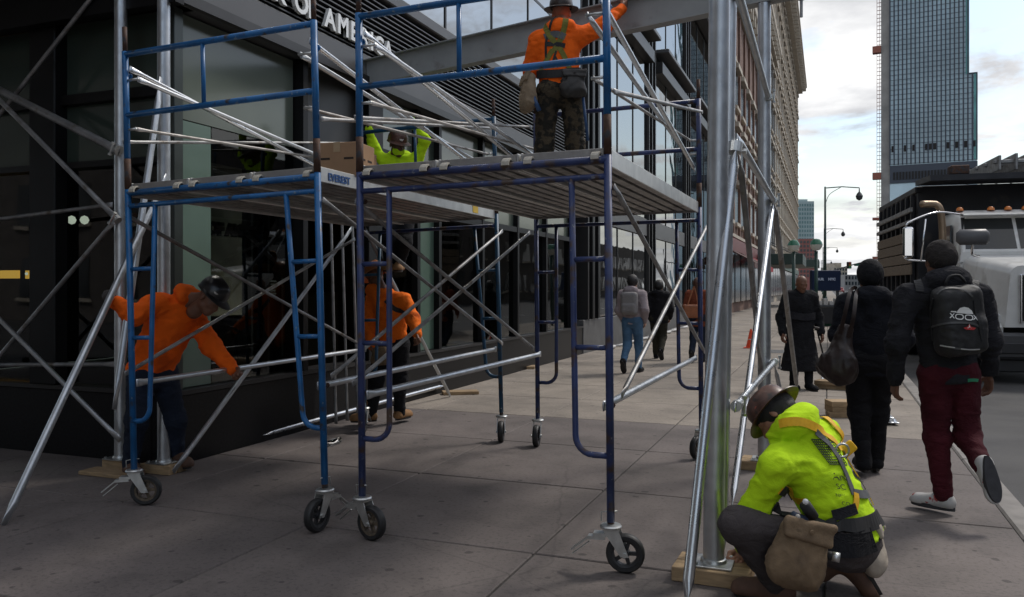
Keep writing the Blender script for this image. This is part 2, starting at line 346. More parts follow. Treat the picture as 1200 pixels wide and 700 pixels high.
def textg(s, size, depth=.01, spacing=1., bold=0.):
    cu = bpy.data.curves.new('t', 'FONT'); cu.body = s; cu.size = size; cu.extrude = depth; cu.offset = bold; cu.space_character = spacing; cu.resolution_u = 3
    ob = bpy.data.objects.new('t', cu); COL.objects.link(ob); bpy.context.view_layer.update()
    me = bpy.data.meshes.new_from_object(ob.evaluated_get(bpy.context.evaluated_depsgraph_get()))
    v = np.zeros(len(me.vertices)*3); me.vertices.foreach_get('co', v); f = [list(p.vertices) for p in me.polygons]
    bpy.data.objects.remove(ob); bpy.data.meshes.remove(me); bpy.data.curves.remove(cu)
    return v.reshape(-1, 3), f

# ================================================================== SETTING
KX = 1.25                                  # kerb line, FX / FY the two shop fronts
FX, FY = -5.1, 5.3
RZ = -.13
g = MB(); g.add([(-900, -300, RZ), (900, -300, RZ), (900, 2500, RZ), (-900, 2500, RZ)], [(0, 1, 2, 3)])
tag(g.build('road', asphalt), 'worn dark asphalt road surface beyond the kerb', 'road', kind='structure')
for k in range(9):
    y0 = 4+k*9.
    v, f = boxg(5.6, 5.74, y0, y0+3, RZ+.004, RZ+.006); tag(build('lane_marking', v, f, roadpaint), kind='structure')
sw = MB()
sw.add(*boxg(-14, KX-.17, -6, FY+.02, -.12, -.014)); sw.add(*boxg(FX-.02, KX-.17, FY+.02, 420, -.12, -.014))
side = sw.build('sidewalk', jointm); tag(side, kind='structure')
SL = 1.52; YB = 8.85
xs = [KX-.17]+[-.02-1.52*i for i in range(0, 4)]; jn = .013
ys = [YB-SL*5+SL*i for i in range(0, 30)]
def slab(x0, x1, y0, y1, m):
    v, f = bevbox(x0+jn/2, x1-jn/2, y0+jn/2, y1-jn/2, -.03, random.uniform(-.0015, .0015), .006)
    build('paving_slab', v, f, m, side)
xedge = sorted([FX, -4.58, -3.06, -1.54, -.02, KX-.17])
for j in range(len(ys)-1):
    y0, y1 = ys[j], ys[j+1]
    for i in range(len(xedge)-1):
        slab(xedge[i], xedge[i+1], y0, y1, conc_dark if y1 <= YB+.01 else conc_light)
# wing of the pavement in front of the cross-street front
for j in range(len(ys)-1):
    y0, y1 = ys[j], ys[j+1]
    if y0 >= FY: break
    for i in range(6):
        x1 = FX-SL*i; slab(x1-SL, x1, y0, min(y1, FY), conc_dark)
v, f = boxg(FX, KX-.17, ys[-1]+.004, 420, -.03, 0); build('far_pavement', v, f, conc_light, side)
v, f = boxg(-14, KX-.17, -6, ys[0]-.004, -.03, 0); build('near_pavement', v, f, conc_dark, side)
kb = thing('kerb', None, None, (KX, 5, 0)); kb['kind'] = 'structure'
for k in range(24):
    v, f = bevbox(KX-.166, KX, -4+k*2.4+.005, -4+(k+1)*2.4-.005, -.25, .002, .014); build('kerb_stone', v, f, kerbm, kb)
v, f = boxg(KX-.166, KX, 53.62, 420, -.25, 0); build('far_kerb', v, f, kerbm, kb)
for (cx_, cy_, rx_, ry_) in ((PG(905, 412)[0], PG(905, 412)[1], .35, .5),):
    v, f = bevbox(cx_-rx_, cx_+rx_, cy_-ry_, cy_+ry_, -.01, .006, .003)
    tag(build('utility_cover', v, f, mat('cast iron cover', (.09, .09, .09), .6, .5, .2, 30), None), 'flat dark utility cover set in the beige pavement', 'cover')

# ------------------------------------------------------------------ corner bank building
bank = thing('bank_building', 'dark glazed bank building on the corner with louvred sign band', 'building', (FX-4, FY+6, 0))
Y1 = 17.4; FB = 3.88                         # end of the front, underside of the sign band
def bb(name, x0, x1, y0, y1, z0, z1, m, b=0., parent=bank):
    v, f = bevbox(x0, x1, y0, y1, z0, z1, b) if b else boxg(x0, x1, y0, y1, z0, z1)
    return build(name, v, f, m, parent)
bb('bulkhead', FX-.25, FX, FY, Y1, -.1, .58, bulk, .01)
bb('bulkhead_sill', FX-.25, FX+.03, FY-.03, Y1, .581, .62, darkmetal)
bb('bulkhead', -14, FX-.255, FY, FY+.25, -.1, .58, bulk, .01)
bb('bulkhead_sill', -14, FX-.255, FY-.03, FY+.25, .581, .62, darkmetal)
# interior shell
dkint = mat('dark interior wall', (.035, .030, .026), .8, 0, .3, 2)
bb('interior_floor', -14, FX-.26, FY+.26, Y1-.1, .0, .02, mat('interior floor', (.05, .045, .04), .3))
bb('interior_ceiling', -14, FX-.26, FY+.26, Y1-.1, 3.9, 3.95, dkint)
bb('interior_wall', -13.9, -13.8, FY+.3, Y1-.2, .03, 3.88, dkint); bb('interior_wall', -13.7, FX-.3, 13.8, 14, .03, 3.88, dkint)
lampw = mat('lit globe lamp', (.9, .9, .85), .4, emit=(1, .97, .9), estr=.9); amber = mat('amber lit strip', (.8, .4, .05), .5, emit=(1, .52, .10), estr=1.0)
for px, py in ((84, 258), (99, 258), (31, 321)):
    p = PY(px, py, 8.2); v, f = latheg([(.005, -.06), (.042, -.042), (.06, 0), (.042, .042), (.005, .06)], 12)
    k = .35 if py > 300 else 1.
    build('globe_lamp', np.asarray(v)*k+p, f, lampw, bank, smooth=True)
p = PY(-20, 322, 8.6); q = PY(22, 322, 8.6); bb('light_strip', p[0], q[0], 8.58, 8.62, p[2]-.06, p[2]+.06, amber)
p = PY(31, 322, 8.6); q = PY(40, 322, 8.6); bb('light_strip', p[0], q[0], 8.58, 8.62, p[2]-.06, p[2]+.06, amber)
desk = mat('interior counter', (.09, .06, .04), .5)
for (x0, x1, y0, y1, h) in ((-9, -7, 8.6, 9.2, 1.0), (-6.6, -6.1, 7.6, 8.4, .95), (-8.5, -7.9, 10, 12, 1.4)):
    bb('counter', x0, x1, y0, y1, .021, h, desk, .02)
bb('letter_backdrop', FX-.75, FX-.7, 5.9, 6.98, 1.2, 2.75, mat('brown backdrop panel', (.36, .30, .23), .7, 0, .3, 3)); bb('red_panel', -7.9, -7.0, 9.6, 9.65, .9, 1.8, mat('red interior panel', (.22, .02, .015), .5))  # brown panel added behind the window letters, coloured paler to make them show
# cross-street front (Y = FY)
FW = [(-14, -10.2), (-10.1, -8.5), (-8.4, -6.72), (-6.4, -5.16)]
for (x0, x1) in FW:
    if x1-x0 > 1:
        n_ = 1
        bb('glass_pane', x0, x1, FY+.06, FY+.075, .63, 2.56, shopglass)
        bb('spandrel_panel', x0, x1, FY+.06, FY+.085, 2.60, 3.12, spandrel)
        bb('spandrel_panel', x0, x1, FY+.06, FY+.085, 3.20, 3.85, spandrel)
bb('pilaster', -6.72, -6.40, FY-.07, FY+.08, .625, 3.85, blackmetal, .01)
for x in (-8.45, -10.15): bb('mullion', x-.05, x+.05, FY-.02, FY+.15, .625, 3.85, blackmetal)
for z0, z1 in ((2.55, 2.605), (3.118, 3.205)):
    bb('transom', -14, -6.725, FY-.015, FY+.14, z0, z1, blackmetal); bb('transom', -6.395, FX-.06, FY-.015, FY+.14, z0, z1, blackmetal)
bb('corner_post', FX-.055, FX, FY-.004, FY+.10, .625, 3.85, mat('corner trim', (.05, .06, .055), .3, .3), .005)
bb('fascia', -14, FX+.06, FY-.10, FY+.2, 3.86, 5.2, blackmetal, .02)
bb('fascia_lip', -14, FX+.20, FY-.20, FY-.104, 3.80, 3.98, blackmetal)
# avenue front (X = FX)
def pane(y0, y1, z0, z1, m, name='glass_pane', dxx=0.): bb(name, FX-.08+dxx, FX-.065+dxx, y0, y1, z0, z1, m)
pane(FY+.105, 5.80, .63, 2.93, palegreen, 'frosted_panel'); pane(FY+.105, 7.0, 2.94, 3.84, spand2, 'spandrel_panel'); pane(5.81, 7.0, .63, 2.93, shopglass)
BAY = [(8.66, 9.58), (10.30, 11.75), (11.85, 13.3), (13.4, 14.85), (14.95, 16.5)]
for (y0, y1) in BAY:
    pane(y0, y1, .63, 2.45, shopglass); pane(y0, y1, 2.55, 3.1, spand2, 'spandrel_panel'); pane(y0, y1, 3.2, 3.84, spand2, 'spandrel_panel')
pane(9.66, 10.22, .63, 3.1, mat('green frosted glass strip', (.09, .14, .11), .25), 'frosted_panel'); pane(9.66, 10.22, 3.2, 3.84, spandrel, 'spandrel_panel')
for y in (9.62, 10.26, 11.8, 13.35, 14.9, 16.55): bb('mullion', FX-.14, FX+.02, y-.04, y+.04, .625, 3.85, blackmetal)
bb('pilaster', FX-.2, FX+.05, 8.30, 8.64, .625, 3.85, blackmetal, .01)
bb('pilaster', FX-.2, FX+.05, 7.02, 7.10, .625, 3.85, blackmetal)
for (a, b_) in ((8.645, 9.575), (10.305, 11.755), (11.845, 13.305), (13.395, 14.855), (14.945, 16.505)):
    bb('transom', FX-.13, FX+.012, a, b_, 2.455, 2.545, blackmetal); bb('transom', FX-.13, FX+.012, a, b_, 3.105, 3.195, blackmetal)
# recessed entrance
bb('entrance_back', FX-.9, FX-.85, 7.1, 8.3, 0.01, 3.85, blackmetal)
bb('entrance_soffit', FX-.84, FX-.1, 7.11, 8.29, 2.7, 3.85, darkmetal)
for y in (7.2, 7.48, 7.76, 8.04): bb('door_stile', FX-.82, FX-.76, y, y+.035, .02, 2.69, darkmetal)
bb('entrance_door', FX-.845, FX-.825, 7.24, 8.05, .03, 2.6, shopglass)
bb('door_pull', FX-.74, FX-.71, 7.70, 7.73, .7, 1.6, zinc); bb('door_pull', FX-.74, FX-.71, 7.84, 7.87, .7, 1.6, zinc)
for i in range(5):
    bb('hours_notice', FX-.752, FX-.748, 7.52, 7.62-.015*(i % 2), 1.55-i*.035, 1.57-i*.035, mat('white vinyl', (.5, .5, .47), .6))
# sign band: smooth lip, louvres, cap, then the upper reflective glazing
bb('fascia_panel', FX-.3, FX+.10, FY, Y1, 3.86, 4.20, greymetal, .01)
bb('fascia_drip', FX+.101, FX+.16, FY-.1, Y1, 3.84, 3.93, darkmetal)
bb('fascia_back', FX-.3, FX-.06, FY, Y1, 4.205, 4.96, blackmetal)
for i in range(12):
    z = 4.235+i*.06; v = [(FX-.05, FY, z+.03), (FX+.075, FY, z), (FX+.075, Y1, z), (FX-.05, Y1, z+.03), (FX-.05, FY, z+.042), (FX+.075, FY, z+.014), (FX+.075, Y1, z+.014), (FX-.05, Y1, z+.042)]
    build('louvre_blade', v, BF, greymetal if i % 1 == 0 else darkmetal, bank)
bb('fascia_cap', FX-.3, FX+.11, FY, Y1, 4.965, 5.12, greymetal, .015)
for i in range(7):
    y0 = FY+.05+i*1.72; y1 = min(y0+1.68, Y1)
    for z0, z1 in ((5.14, 6.85), (6.91, 9.2)):
        bb('upper_pane', FX-.04, FX-.02, y0, y1, z0, z1, upglass)
    bb('upper_mullion', FX-.2, FX-.005, y1+.001, y1+.039, 5.13, 9.3, darkmetal)
bb('upper_transom', FX-.2, FX-.012, FY, Y1, 6.855, 6.905, darkmetal)
for i in range(5):
    x1 = FX-.1-i*1.8; bb('upper_pane', x1-1.76, x1, FY+.1, FY+.12, 5.21, 9.2, spandrel); bb('upper_mullion', x1-1.799, x1-1.761, FY+.05, FY+.18, 5.21, 9.2, darkmetal)
bb('upper_core', -14, FX-.4, FY+.3, Y1, 5.2, 9.3, dkint); bb('parapet', -14, FX+.1, FY, Y1, 9.31, 9.9, greymetal)
# letters
x_ = 5.74
for ch, wd in zip('BANK OF AMERICA', (.225, .225, .24, .225, .10, .23, .20, .10, .235, .26, .205, .215, .10, .22, .22)):
    if ch != ' ':
        v, f = textg(ch, .29, .02, bold=.008); v = v[:, [2, 0, 1]]*[1, 1, 1]
        v = np.asarray(v)*[1, 1, 1]+[FX+.115, x_, 4.27]
        build('sign_letter', v, f, signwhite, bank)
    x_ += wd
v, f = textg('OF AMERICA', .15, .012, bold=.012); v = v[:, [2, 0, 1]]
build('window_lettering', v+[FX-.13, 5.84, 1.98], f, signblack, bank)

# ------------------------------------------------------------------ taller glazed building next door
gb = thing('glazed_building', 'tall shop front building with pale reflective glazing and dark fins', 'building', (FX-5, 25, 0))
Y2 = 41.; gx = FX
def gbx(name, x0, x1, y0, y1, z0, z1, m, b=0.): return bb(name, x0, x1, y0, y1, z0, z1, m, b, gb)
gbx('core', -14, gx-.6, Y1+.02, Y2, 0, 15, dkint); gbx('bulkhead', gx-.3, gx+.02, Y1+.02, Y2, -.1, .75, mat('grey stone base', (.10, .10, .10), .5, 0, .2, 4), .01)
piers = [17.62, 24.3, 31.2, 38.4]
for yp in piers:
    for k in range(5):
        gbx('fin', gx-.3, gx+.07+.04*(k % 2), yp+k*.24, yp+k*.24+.10, .76, 12.5, blackmetal if k % 2 else darkmetal, .01)
for a, b_ in zip(piers, piers[1:]+[Y2]):
    y0, y1 = a+1.2, b_-.05; n_ = 3; wv = (y1-y0)/n_
    for i in range(n_):
        for z0, z1 in ((.78, 3.0), (3.55, 8.2), (8.6, 12.4)):
            gbx('glass_pane', gx-.03, gx-.01, y0+i*wv+.02, y0+(i+1)*wv-.02, z0, z1, skyglass)
        if i: gbx('mullion', gx-.22, gx+.01, y0+i*wv-.018, y0+i*wv+.018, .77, 12.4, darkmetal)
    gbx('spandrel_band', gx-.25, gx+.015, y0, y1, 3.02, 3.53, greymetal, .01); gbx('spandrel_band', gx-.25, gx+.25, y0, y1, 8.22, 8.58, darkmetal, .01)
    gbx('canopy_fin', gx-.05, gx+.45, y0, y1, 8.85, 8.98, greymetal, .02)
gbx('cornice', -14, gx+.5, Y1+.02, Y2, 12.51, 15, darkmetal, .05)

# ------------------------------------------------------------------ brick and stone buildings up the avenue
brick = mat('red brown brick', (.15, .085, .062), .85, 0, .25, 3, .15, 30)
stone = mat('weathered limestone', (.41, .355, .285), .85, 0, .22, .6, .1, 10)
stone2 = mat('pale stone trim', (.45, .40, .33), .8, 0, .15, 2)
winm = mat('distant window glass', (.03, .035, .04), .12, 0, .4, .5)
def facade(name, label, x, y0, y1, h, m, trim, fl, bayw, base=4.5, cornice=.8, winw=.55, depth=30, shopcol=None):
    b = thing(name, label, 'building', (x-depth/2, (y0+y1)/2, 0))
    def q(nm, *a): return bb(nm, *a, b)
    bb('wall', x-depth, x, y0, y1, -.1, h, m, 0, b)
    nb = max(1, int((y1-y0)/bayw)); wv = (y1-y0)/nb; nf = int((h-base-1)/fl); win = MB(); sill = MB(); hood = MB()
    for i in range(nb):
        for k in range(nf):
            ya = y0+wv*(i+.5-winw/2); yb = ya+wv*winw; za = base+k*fl+fl*.22; zb = za+fl*.62
            win.add(*boxg(x+.002, x+.05, ya, yb, za, zb)); sill.add(*boxg(x+.004, x+.22, ya-.1, yb+.1, za-.22, za-.02)); hood.add(*boxg(x+.004, x+.3, ya-.15, yb+.15, zb+.02, zb+.3))
    o = win.build('windows', winm, b, kind='stuff'); o = sill.build('sills', trim, b, kind='stuff'); o = hood.build('lintels', trim, b, kind='stuff')
    for k in range(nf+1): bb('string_course', x+.006, x+.16, y0+.05, y1-.05, base+k*fl-.18, base+k*fl-.0, trim, 0, b) if k % 3 == 0 else None
    for i in range(nb+1):
        yy = min(max(y0+wv*i, y0+.3), y1-.3); bb('pier', x+.003, x+.12, yy-.25, yy+.25, base+.01, h-1.2, m, 0, b)
    if cornice:
        bb('cornice', x-depth, x+cornice, y0-.02, y1+.02, h+.01, h+.55, trim, .05, b); bb('cornice', x-depth, x+cornice*.55, y0-.01, y1+.01, h-.9, h-.01, trim, 0, b)
        for i in range(int((y1-y0)/1.6)): bb('bracket', x+cornice*.56, x+cornice*.92, y0+.6+i*1.6, y0+1.0+i*1.6, h-.75, h, trim, 0, b)
    sh = MB()
    for i in range(nb): sh.add(*boxg(x+.01, x+.14, y0+wv*i+.3, y0+wv*(i+1)-.3, .6, 3.4))
    sh.build('shop_windows', winm, b, kind='stuff')
    bb('shop_sign_band', x+.01, x+.25, y0+.2, y1-.2, 3.5, 4.2, shopcol or darkmetal, 0, b)
    return b
facade('brick_building', 'red brick building with pale window trim past the glazed building', FX, Y2+.05, 68, 19, brick, stone2, 3.4, 3., shopcol=mat('dull red shop sign', (.14, .03, .03), .5))
facade('dark_brick_building', 'narrow dark grey building between brick and stone buildings', FX+.1, 68.1, 84, 24, mat('dark grey stone', (.13, .125, .12), .8, 0, .2, 1), stone2, 3.6, 2.7)
facade('stone_building', 'tall weathered beige limestone building with heavy cornice', FX+.1, 84.1, 150, 36, stone, stone2, 3.8, 3.2, cornice=1.6, shopcol=mat('dark green shop sign', (.02, .06, .04), .5))
# opposite side of the avenue and of the cross street (seen as reflections)
facd = mat('grey brick', (.12, .105, .095), .85, 0, .2, 2)
def opposite(name, label, ax, x0, x1, y0, y1, h):
    b = thing(name, label, 'building', ((x0+x1)/2, (y0+y1)/2, 0)); bb('wall', x0, x1, y0, y1, -.2, h, facd, 0, b)
    win = MB(); tr = MB()
    if ax == 'x':
        for i in range(int((y1-y0)/3)):
            for k in range(int(h/3.4)):
                win.add(*boxg(x0-.05, x0-.01, y0+.8+i*3, y0+2.3+i*3, 1+k*3.4, 2.9+k*3.4)); tr.add(*boxg(x0-.15, x0-.06, y0+.7+i*3, y0+2.4+i*3, .8+k*3.4, .98+k*3.4))
    else:
        for i in range(int((x1-x0)/3)):
            for k in range(int(h/3.4)):
                win.add(*boxg(x0+.8+i*3, x0+2.3+i*3, y1+.01, y1+.05, 1+k*3.4, 2.9+k*3.4)); tr.add(*boxg(x0+.7+i*3, x0+2.4+i*3, y1+.06, y1+.15, .8+k*3.4, .98+k*3.4))
    win.build('windows', winm, b, kind='stuff'); tr.build('sills', stone2, b, kind='stuff'); return b
opposite('row_building', 'grey brick row across the avenue with sash windows', 'x', 21, 35, -30, 34, 12)
opposite('row_building', 'lower grey brick row across the avenue further up', 'x', 21.5, 35, 34.5, 66, 9.5)
opposite('row_building', 'low long grey brick row across the avenue at its far end', 'x', 21.5, 33, 66.5, 150, 8)
opposite('corner_building', 'grey brick block across the cross street behind the camera', 'y', -70, -4, -40, -17, 24)

# ------------------------------------------------------------------ glass tower under construction
TZ = 330.; sp = TZ/FPX
tw = thing('glass_tower', 'tall blue glass tower with construction hoist beside grey concrete core', 'tower', tuple(CW((1090-CX)*sp, TZ, 0)), (0, 0, TH-R(27.3)))
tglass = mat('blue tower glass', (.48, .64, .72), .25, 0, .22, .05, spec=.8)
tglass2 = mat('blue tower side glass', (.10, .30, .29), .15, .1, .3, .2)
tfin = mat('dark tower fin', (.035, .045, .065), .5); tconc = mat('bare tower concrete', (.26, .25, .235), .85, 0, .2, .2); tdark = mat('unglazed opening', (.015, .014, .014), .8)
def LX(px): return (px-1090)*sp*.889
def LZ(py): return CAMH+(HY-py)*sp
def tb(nm, p0, p1, q0, q1, y0, y1, m):  # pixel-edged box in the tower's own frame (front face at local y=-20)
    v, f = boxg(LX(p0), LX(p1), y0+20, y1+20, LZ(q1), LZ(q0)); return build(nm, v, f, m, tw, True)
tb('lower_body', 1042, 1143.5, 92, 360, -20, 0, tglass); tb('upper_body', 1042, 1134.5, -60, 91.9, -20, 8, tglass)
tb('concrete_core', 1031, 1041.8, -75, 360, -20, -17, tconc)
tb('mechanical_floor', 1041.9, 1144.3, 192, 213, -20.6, 12.2, tfin)
tb('base_floors', 1041.9, 1144.1, 214, 360, -20.3, 12.1, tglass)
n_ = 20
for i in range(n_+1):
    p = 1042+(1143.5-1042)*i/n_; top = 92 if p > 1135 else -60
    tb('fin', p-.8, p+.8, top, 191, -20.9, -20.01, tfin)
for k in range(42):
    q = -52+k*5.9
    if q > 190: break
    tb('floor_band', 1042.1, 1134 if q < 91 else 1143.3, q, q+.55, -20.2, -20.02, mat('tower floor line', (.12, .17, .20), .5))
tb('parapet', 1041.8, 1135, -62, -60.1, -20.5, 8.2, tfin)
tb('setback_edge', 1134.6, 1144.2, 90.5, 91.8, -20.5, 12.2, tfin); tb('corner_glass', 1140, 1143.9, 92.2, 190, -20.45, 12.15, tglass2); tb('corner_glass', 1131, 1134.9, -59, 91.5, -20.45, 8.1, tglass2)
for p0, p1 in ((1044, 1047), (1059, 1063), (1069, 1073), (1084, 1098), (1109, 1113), (1119, 1123), (1129, 1133), (1138, 1142)):
    tb('open_bay', p0, p1, 168.5, 175.5, -20.7, -20.3, tdark)
for i in range(26): tb('louvre', 1046+i*3.75, 1048.2+i*3.75, 200, 209, -20.9, -20.61, tdark)
hoist = mat('red hoist mast', (.20, .06, .04), .6); hs = MB()
for p in (1025.6, 1029.0): hs.add(*boxg(LX(p), LX(p+.45), .5, 1, 0, LZ(-75)))
for k in range(90):
    q = -70+k*4.6; hs.add(*boxg(LX(1025.6), LX(1031), .6, .9, LZ(q), LZ(q-.5)))
hs.build('hoist_mast', hoist, tw, True)
for q in (47, 199, 253, 300): tb('hoist_car', 1020.5, 1031, q, q+8 if q < 250 else q+3, -21, -18, mat('rusty red hoist car', (.24, .075, .045), .6))

def block(name, label, p0, p1, ytop, Z, m, rows, cols, wm=None, roof=None):
    s = Z/FPX; b = thing(name, label, 'building', tuple(CW(((p0+p1)/2-CX)*s, Z+8, 0)), (0, 0, TH)); W = (p1-p0)*s/2; Hh = CAMH+(HY-ytop)*s
    v, f = boxg(-W, W, -8, 8, 0, Hh); build('wall', v, f, m, b, True)
    if rows:
        q = MB()
        for i in range(cols):
            for k in range(rows):
                a = -W+2*W*(i+.2)/cols; z = Hh*(.25+.73*(k+.2)/rows); q.add(*boxg(a, a+2*W*.6/cols, -8.1, -8.01, z, z+Hh*.73*.6/rows))
        q.build('windows', wm or winm, b, True, kind='stuff')
    if roof:
        v, f = boxg(-W*.5, W*.5, -5, 5, Hh, Hh+roof*s); build('roof_house', v, f, m, b, True)
    return b
block('pale_highrise', 'pale glass high-rise far down the avenue above a red brick block', 933, 954, 236, 420, mat('pale glass', (.34, .42, .42), .4, 0, .1, .1), 15, 7, mat('green far glass', (.15, .24, .24), .2), 3)
block('brick_highrise', 'red brick apartment block below the pale high-rise', 937, 956.5, 280, 300, mat('far brick', (.26, .10, .085), .8), 9, 5)
block('ornate_building', 'small beige building with a domed roof at the street end', 977, 993, 313, 380, stone, 4, 5, None, 5)
block('low_building', 'low grey building at the street end beside the beige one', 990, 1012, 322, 360, mat('far grey', (.3, .29, .28), .8), 2, 6)
block('stepped_building', 'low brown building behind the traffic signals', 1005, 1030, 326, 420, mat('far brown', (.2, .16, .14), .8), 2, 6)

# ================================================================== ROLLING SCAFFOLDS
HWD, HLN = .762, 1.525; TR = .0215; DECK = 2.22
def caster(tw_, x, y, ang, rim, brake=True):
    # the tower leans slightly: each caster is set so that its wheel still meets the ground
    c = thing('caster', None, None, (x, y, x*math.sin(tw_.rotation_euler[1])), (0, 0, ang), parent=tw_)
    def cb(nm, v, f, m, sm=False): return build(nm, v, f, m, c, True, sm)
    # wheel trails along local +x, axle along local y
    wx, r = .075, .102
    prof = [(r-.028, -.024), (r-.010, -.025), (r-.002, -.018), (r, -.008), (r, .008), (r-.002, .018), (r-.010, .025), (r-.028, .024)]
    v, f = latheg(prof, 28, 'y', (wx, 0, r)); f = f[:-2]
    n = len(prof)
    for k in range(28): f.append((k, (k+1) % 28, (n-1)*28+(k+1) % 28, (n-1)*28+k))
    auto_smooth(cb('tyre', v, f, rubber, True))
    m = MB(); ringp = [(r-.030, -.018), (r-.027, -.018), (r-.027, .018), (r-.030, .018)]
    ringp = [(r-.042, -.016), (r-.0285, -.020), (r-.0285, .020), (r-.042, .016)]
    v, f = latheg(ringp, 24, 'y', (wx, 0, r)); f = f[:-2]
    for k in range(24): f.append((k, (k+1) % 24, 3*24+(k+1) % 24, 3*24+k))
    m.add(v, f); m.add(*latheg([(.022, -.028), (.022, .028)], 14, 'y', (wx, 0, r)))
    for k in range(5):
        a = k*2*math.pi/5; d = np.array([math.cos(a), 0, math.sin(a)]); s_ = np.array([-math.sin(a), 0, math.cos(a)]); cc = np.array([wx, 0, r])
        vv = [cc+d*l+s_*w_+np.array([0, yy, 0]) for yy in (-.008, .008) for l, w_ in ((.018, -.010), (.064, -.009), (.064, .009), (.018, .010))]
        m.add(vv, BF)
    m.build('rim', rim, c, True)
    m = MB()
    for s_ in (-1, 1):
        vv = [(-.035, s_*.034, .222), (.045, s_*.034, .222), (wx+.022, s_*.034, r-.012), (wx-.022, s_*.034, r-.012)]
        vo = [(a, b+s_*.005, z) for a, b, z in vv]; m.add(vv+vo, [(0, 1, 2, 3), (7, 6, 5, 4), (0, 4, 5, 1), (1, 5, 6, 2), (2, 6, 7, 3), (3, 7, 4, 0)])
        m.add(*latheg([(.012, s_*.039), (.012, s_*.05)] if s_ > 0 else [(.012, -.05), (.012, -.039)], 10, 'y', (wx, 0, r)))
    m.add(*boxg(-.037, .047, -.039, .039, .2225, .230)); m.build('fork', zinc, c, True)
    auto_smooth(cb('swivel_plate', *latheg([(.030, .2305), (.056, .232), (.058, .240), (.052, .248), (.028, .252)], 22), zinc, True))
    cb('stem', *tubeg([(0, 0, .25), (0, 0, .33)], .0185, 12), rusty, True)
    # wire locking pin
    tpth = [(-.05, .0, .262), (-.05, 0, .31), (-.02, 0, .315), (.035, 0, .318)]
    cb('locking_pin', *tubeg(tpth, .0035, 6), zinc, True)
    if brake:
        m = MB(); m.add(*boxg(-.12, -.03, -.026, .026, .17, .186)); m.add(*boxg(-.09, -.02, -.03, .03, .187, .205))
        vv = np.array(boxg(-.12, .0, -.018, .018, -.004, .004)[0]); a = R(-38); M_ = np.array([[math.cos(a), 0, math.sin(a)], [0, 1, 0], [-math.sin(a), 0, math.cos(a)]])
        m.add(xf(vv, M_, (-.115, 0, .18)), BF); vv = np.array(boxg(-.14, -.02, .02, .03, -.003, .003)[0]); m.add(xf(vv, M_, (-.10, 0, .16)), BF)
        m.build('brake_lever', zinc, c, True)
    return c

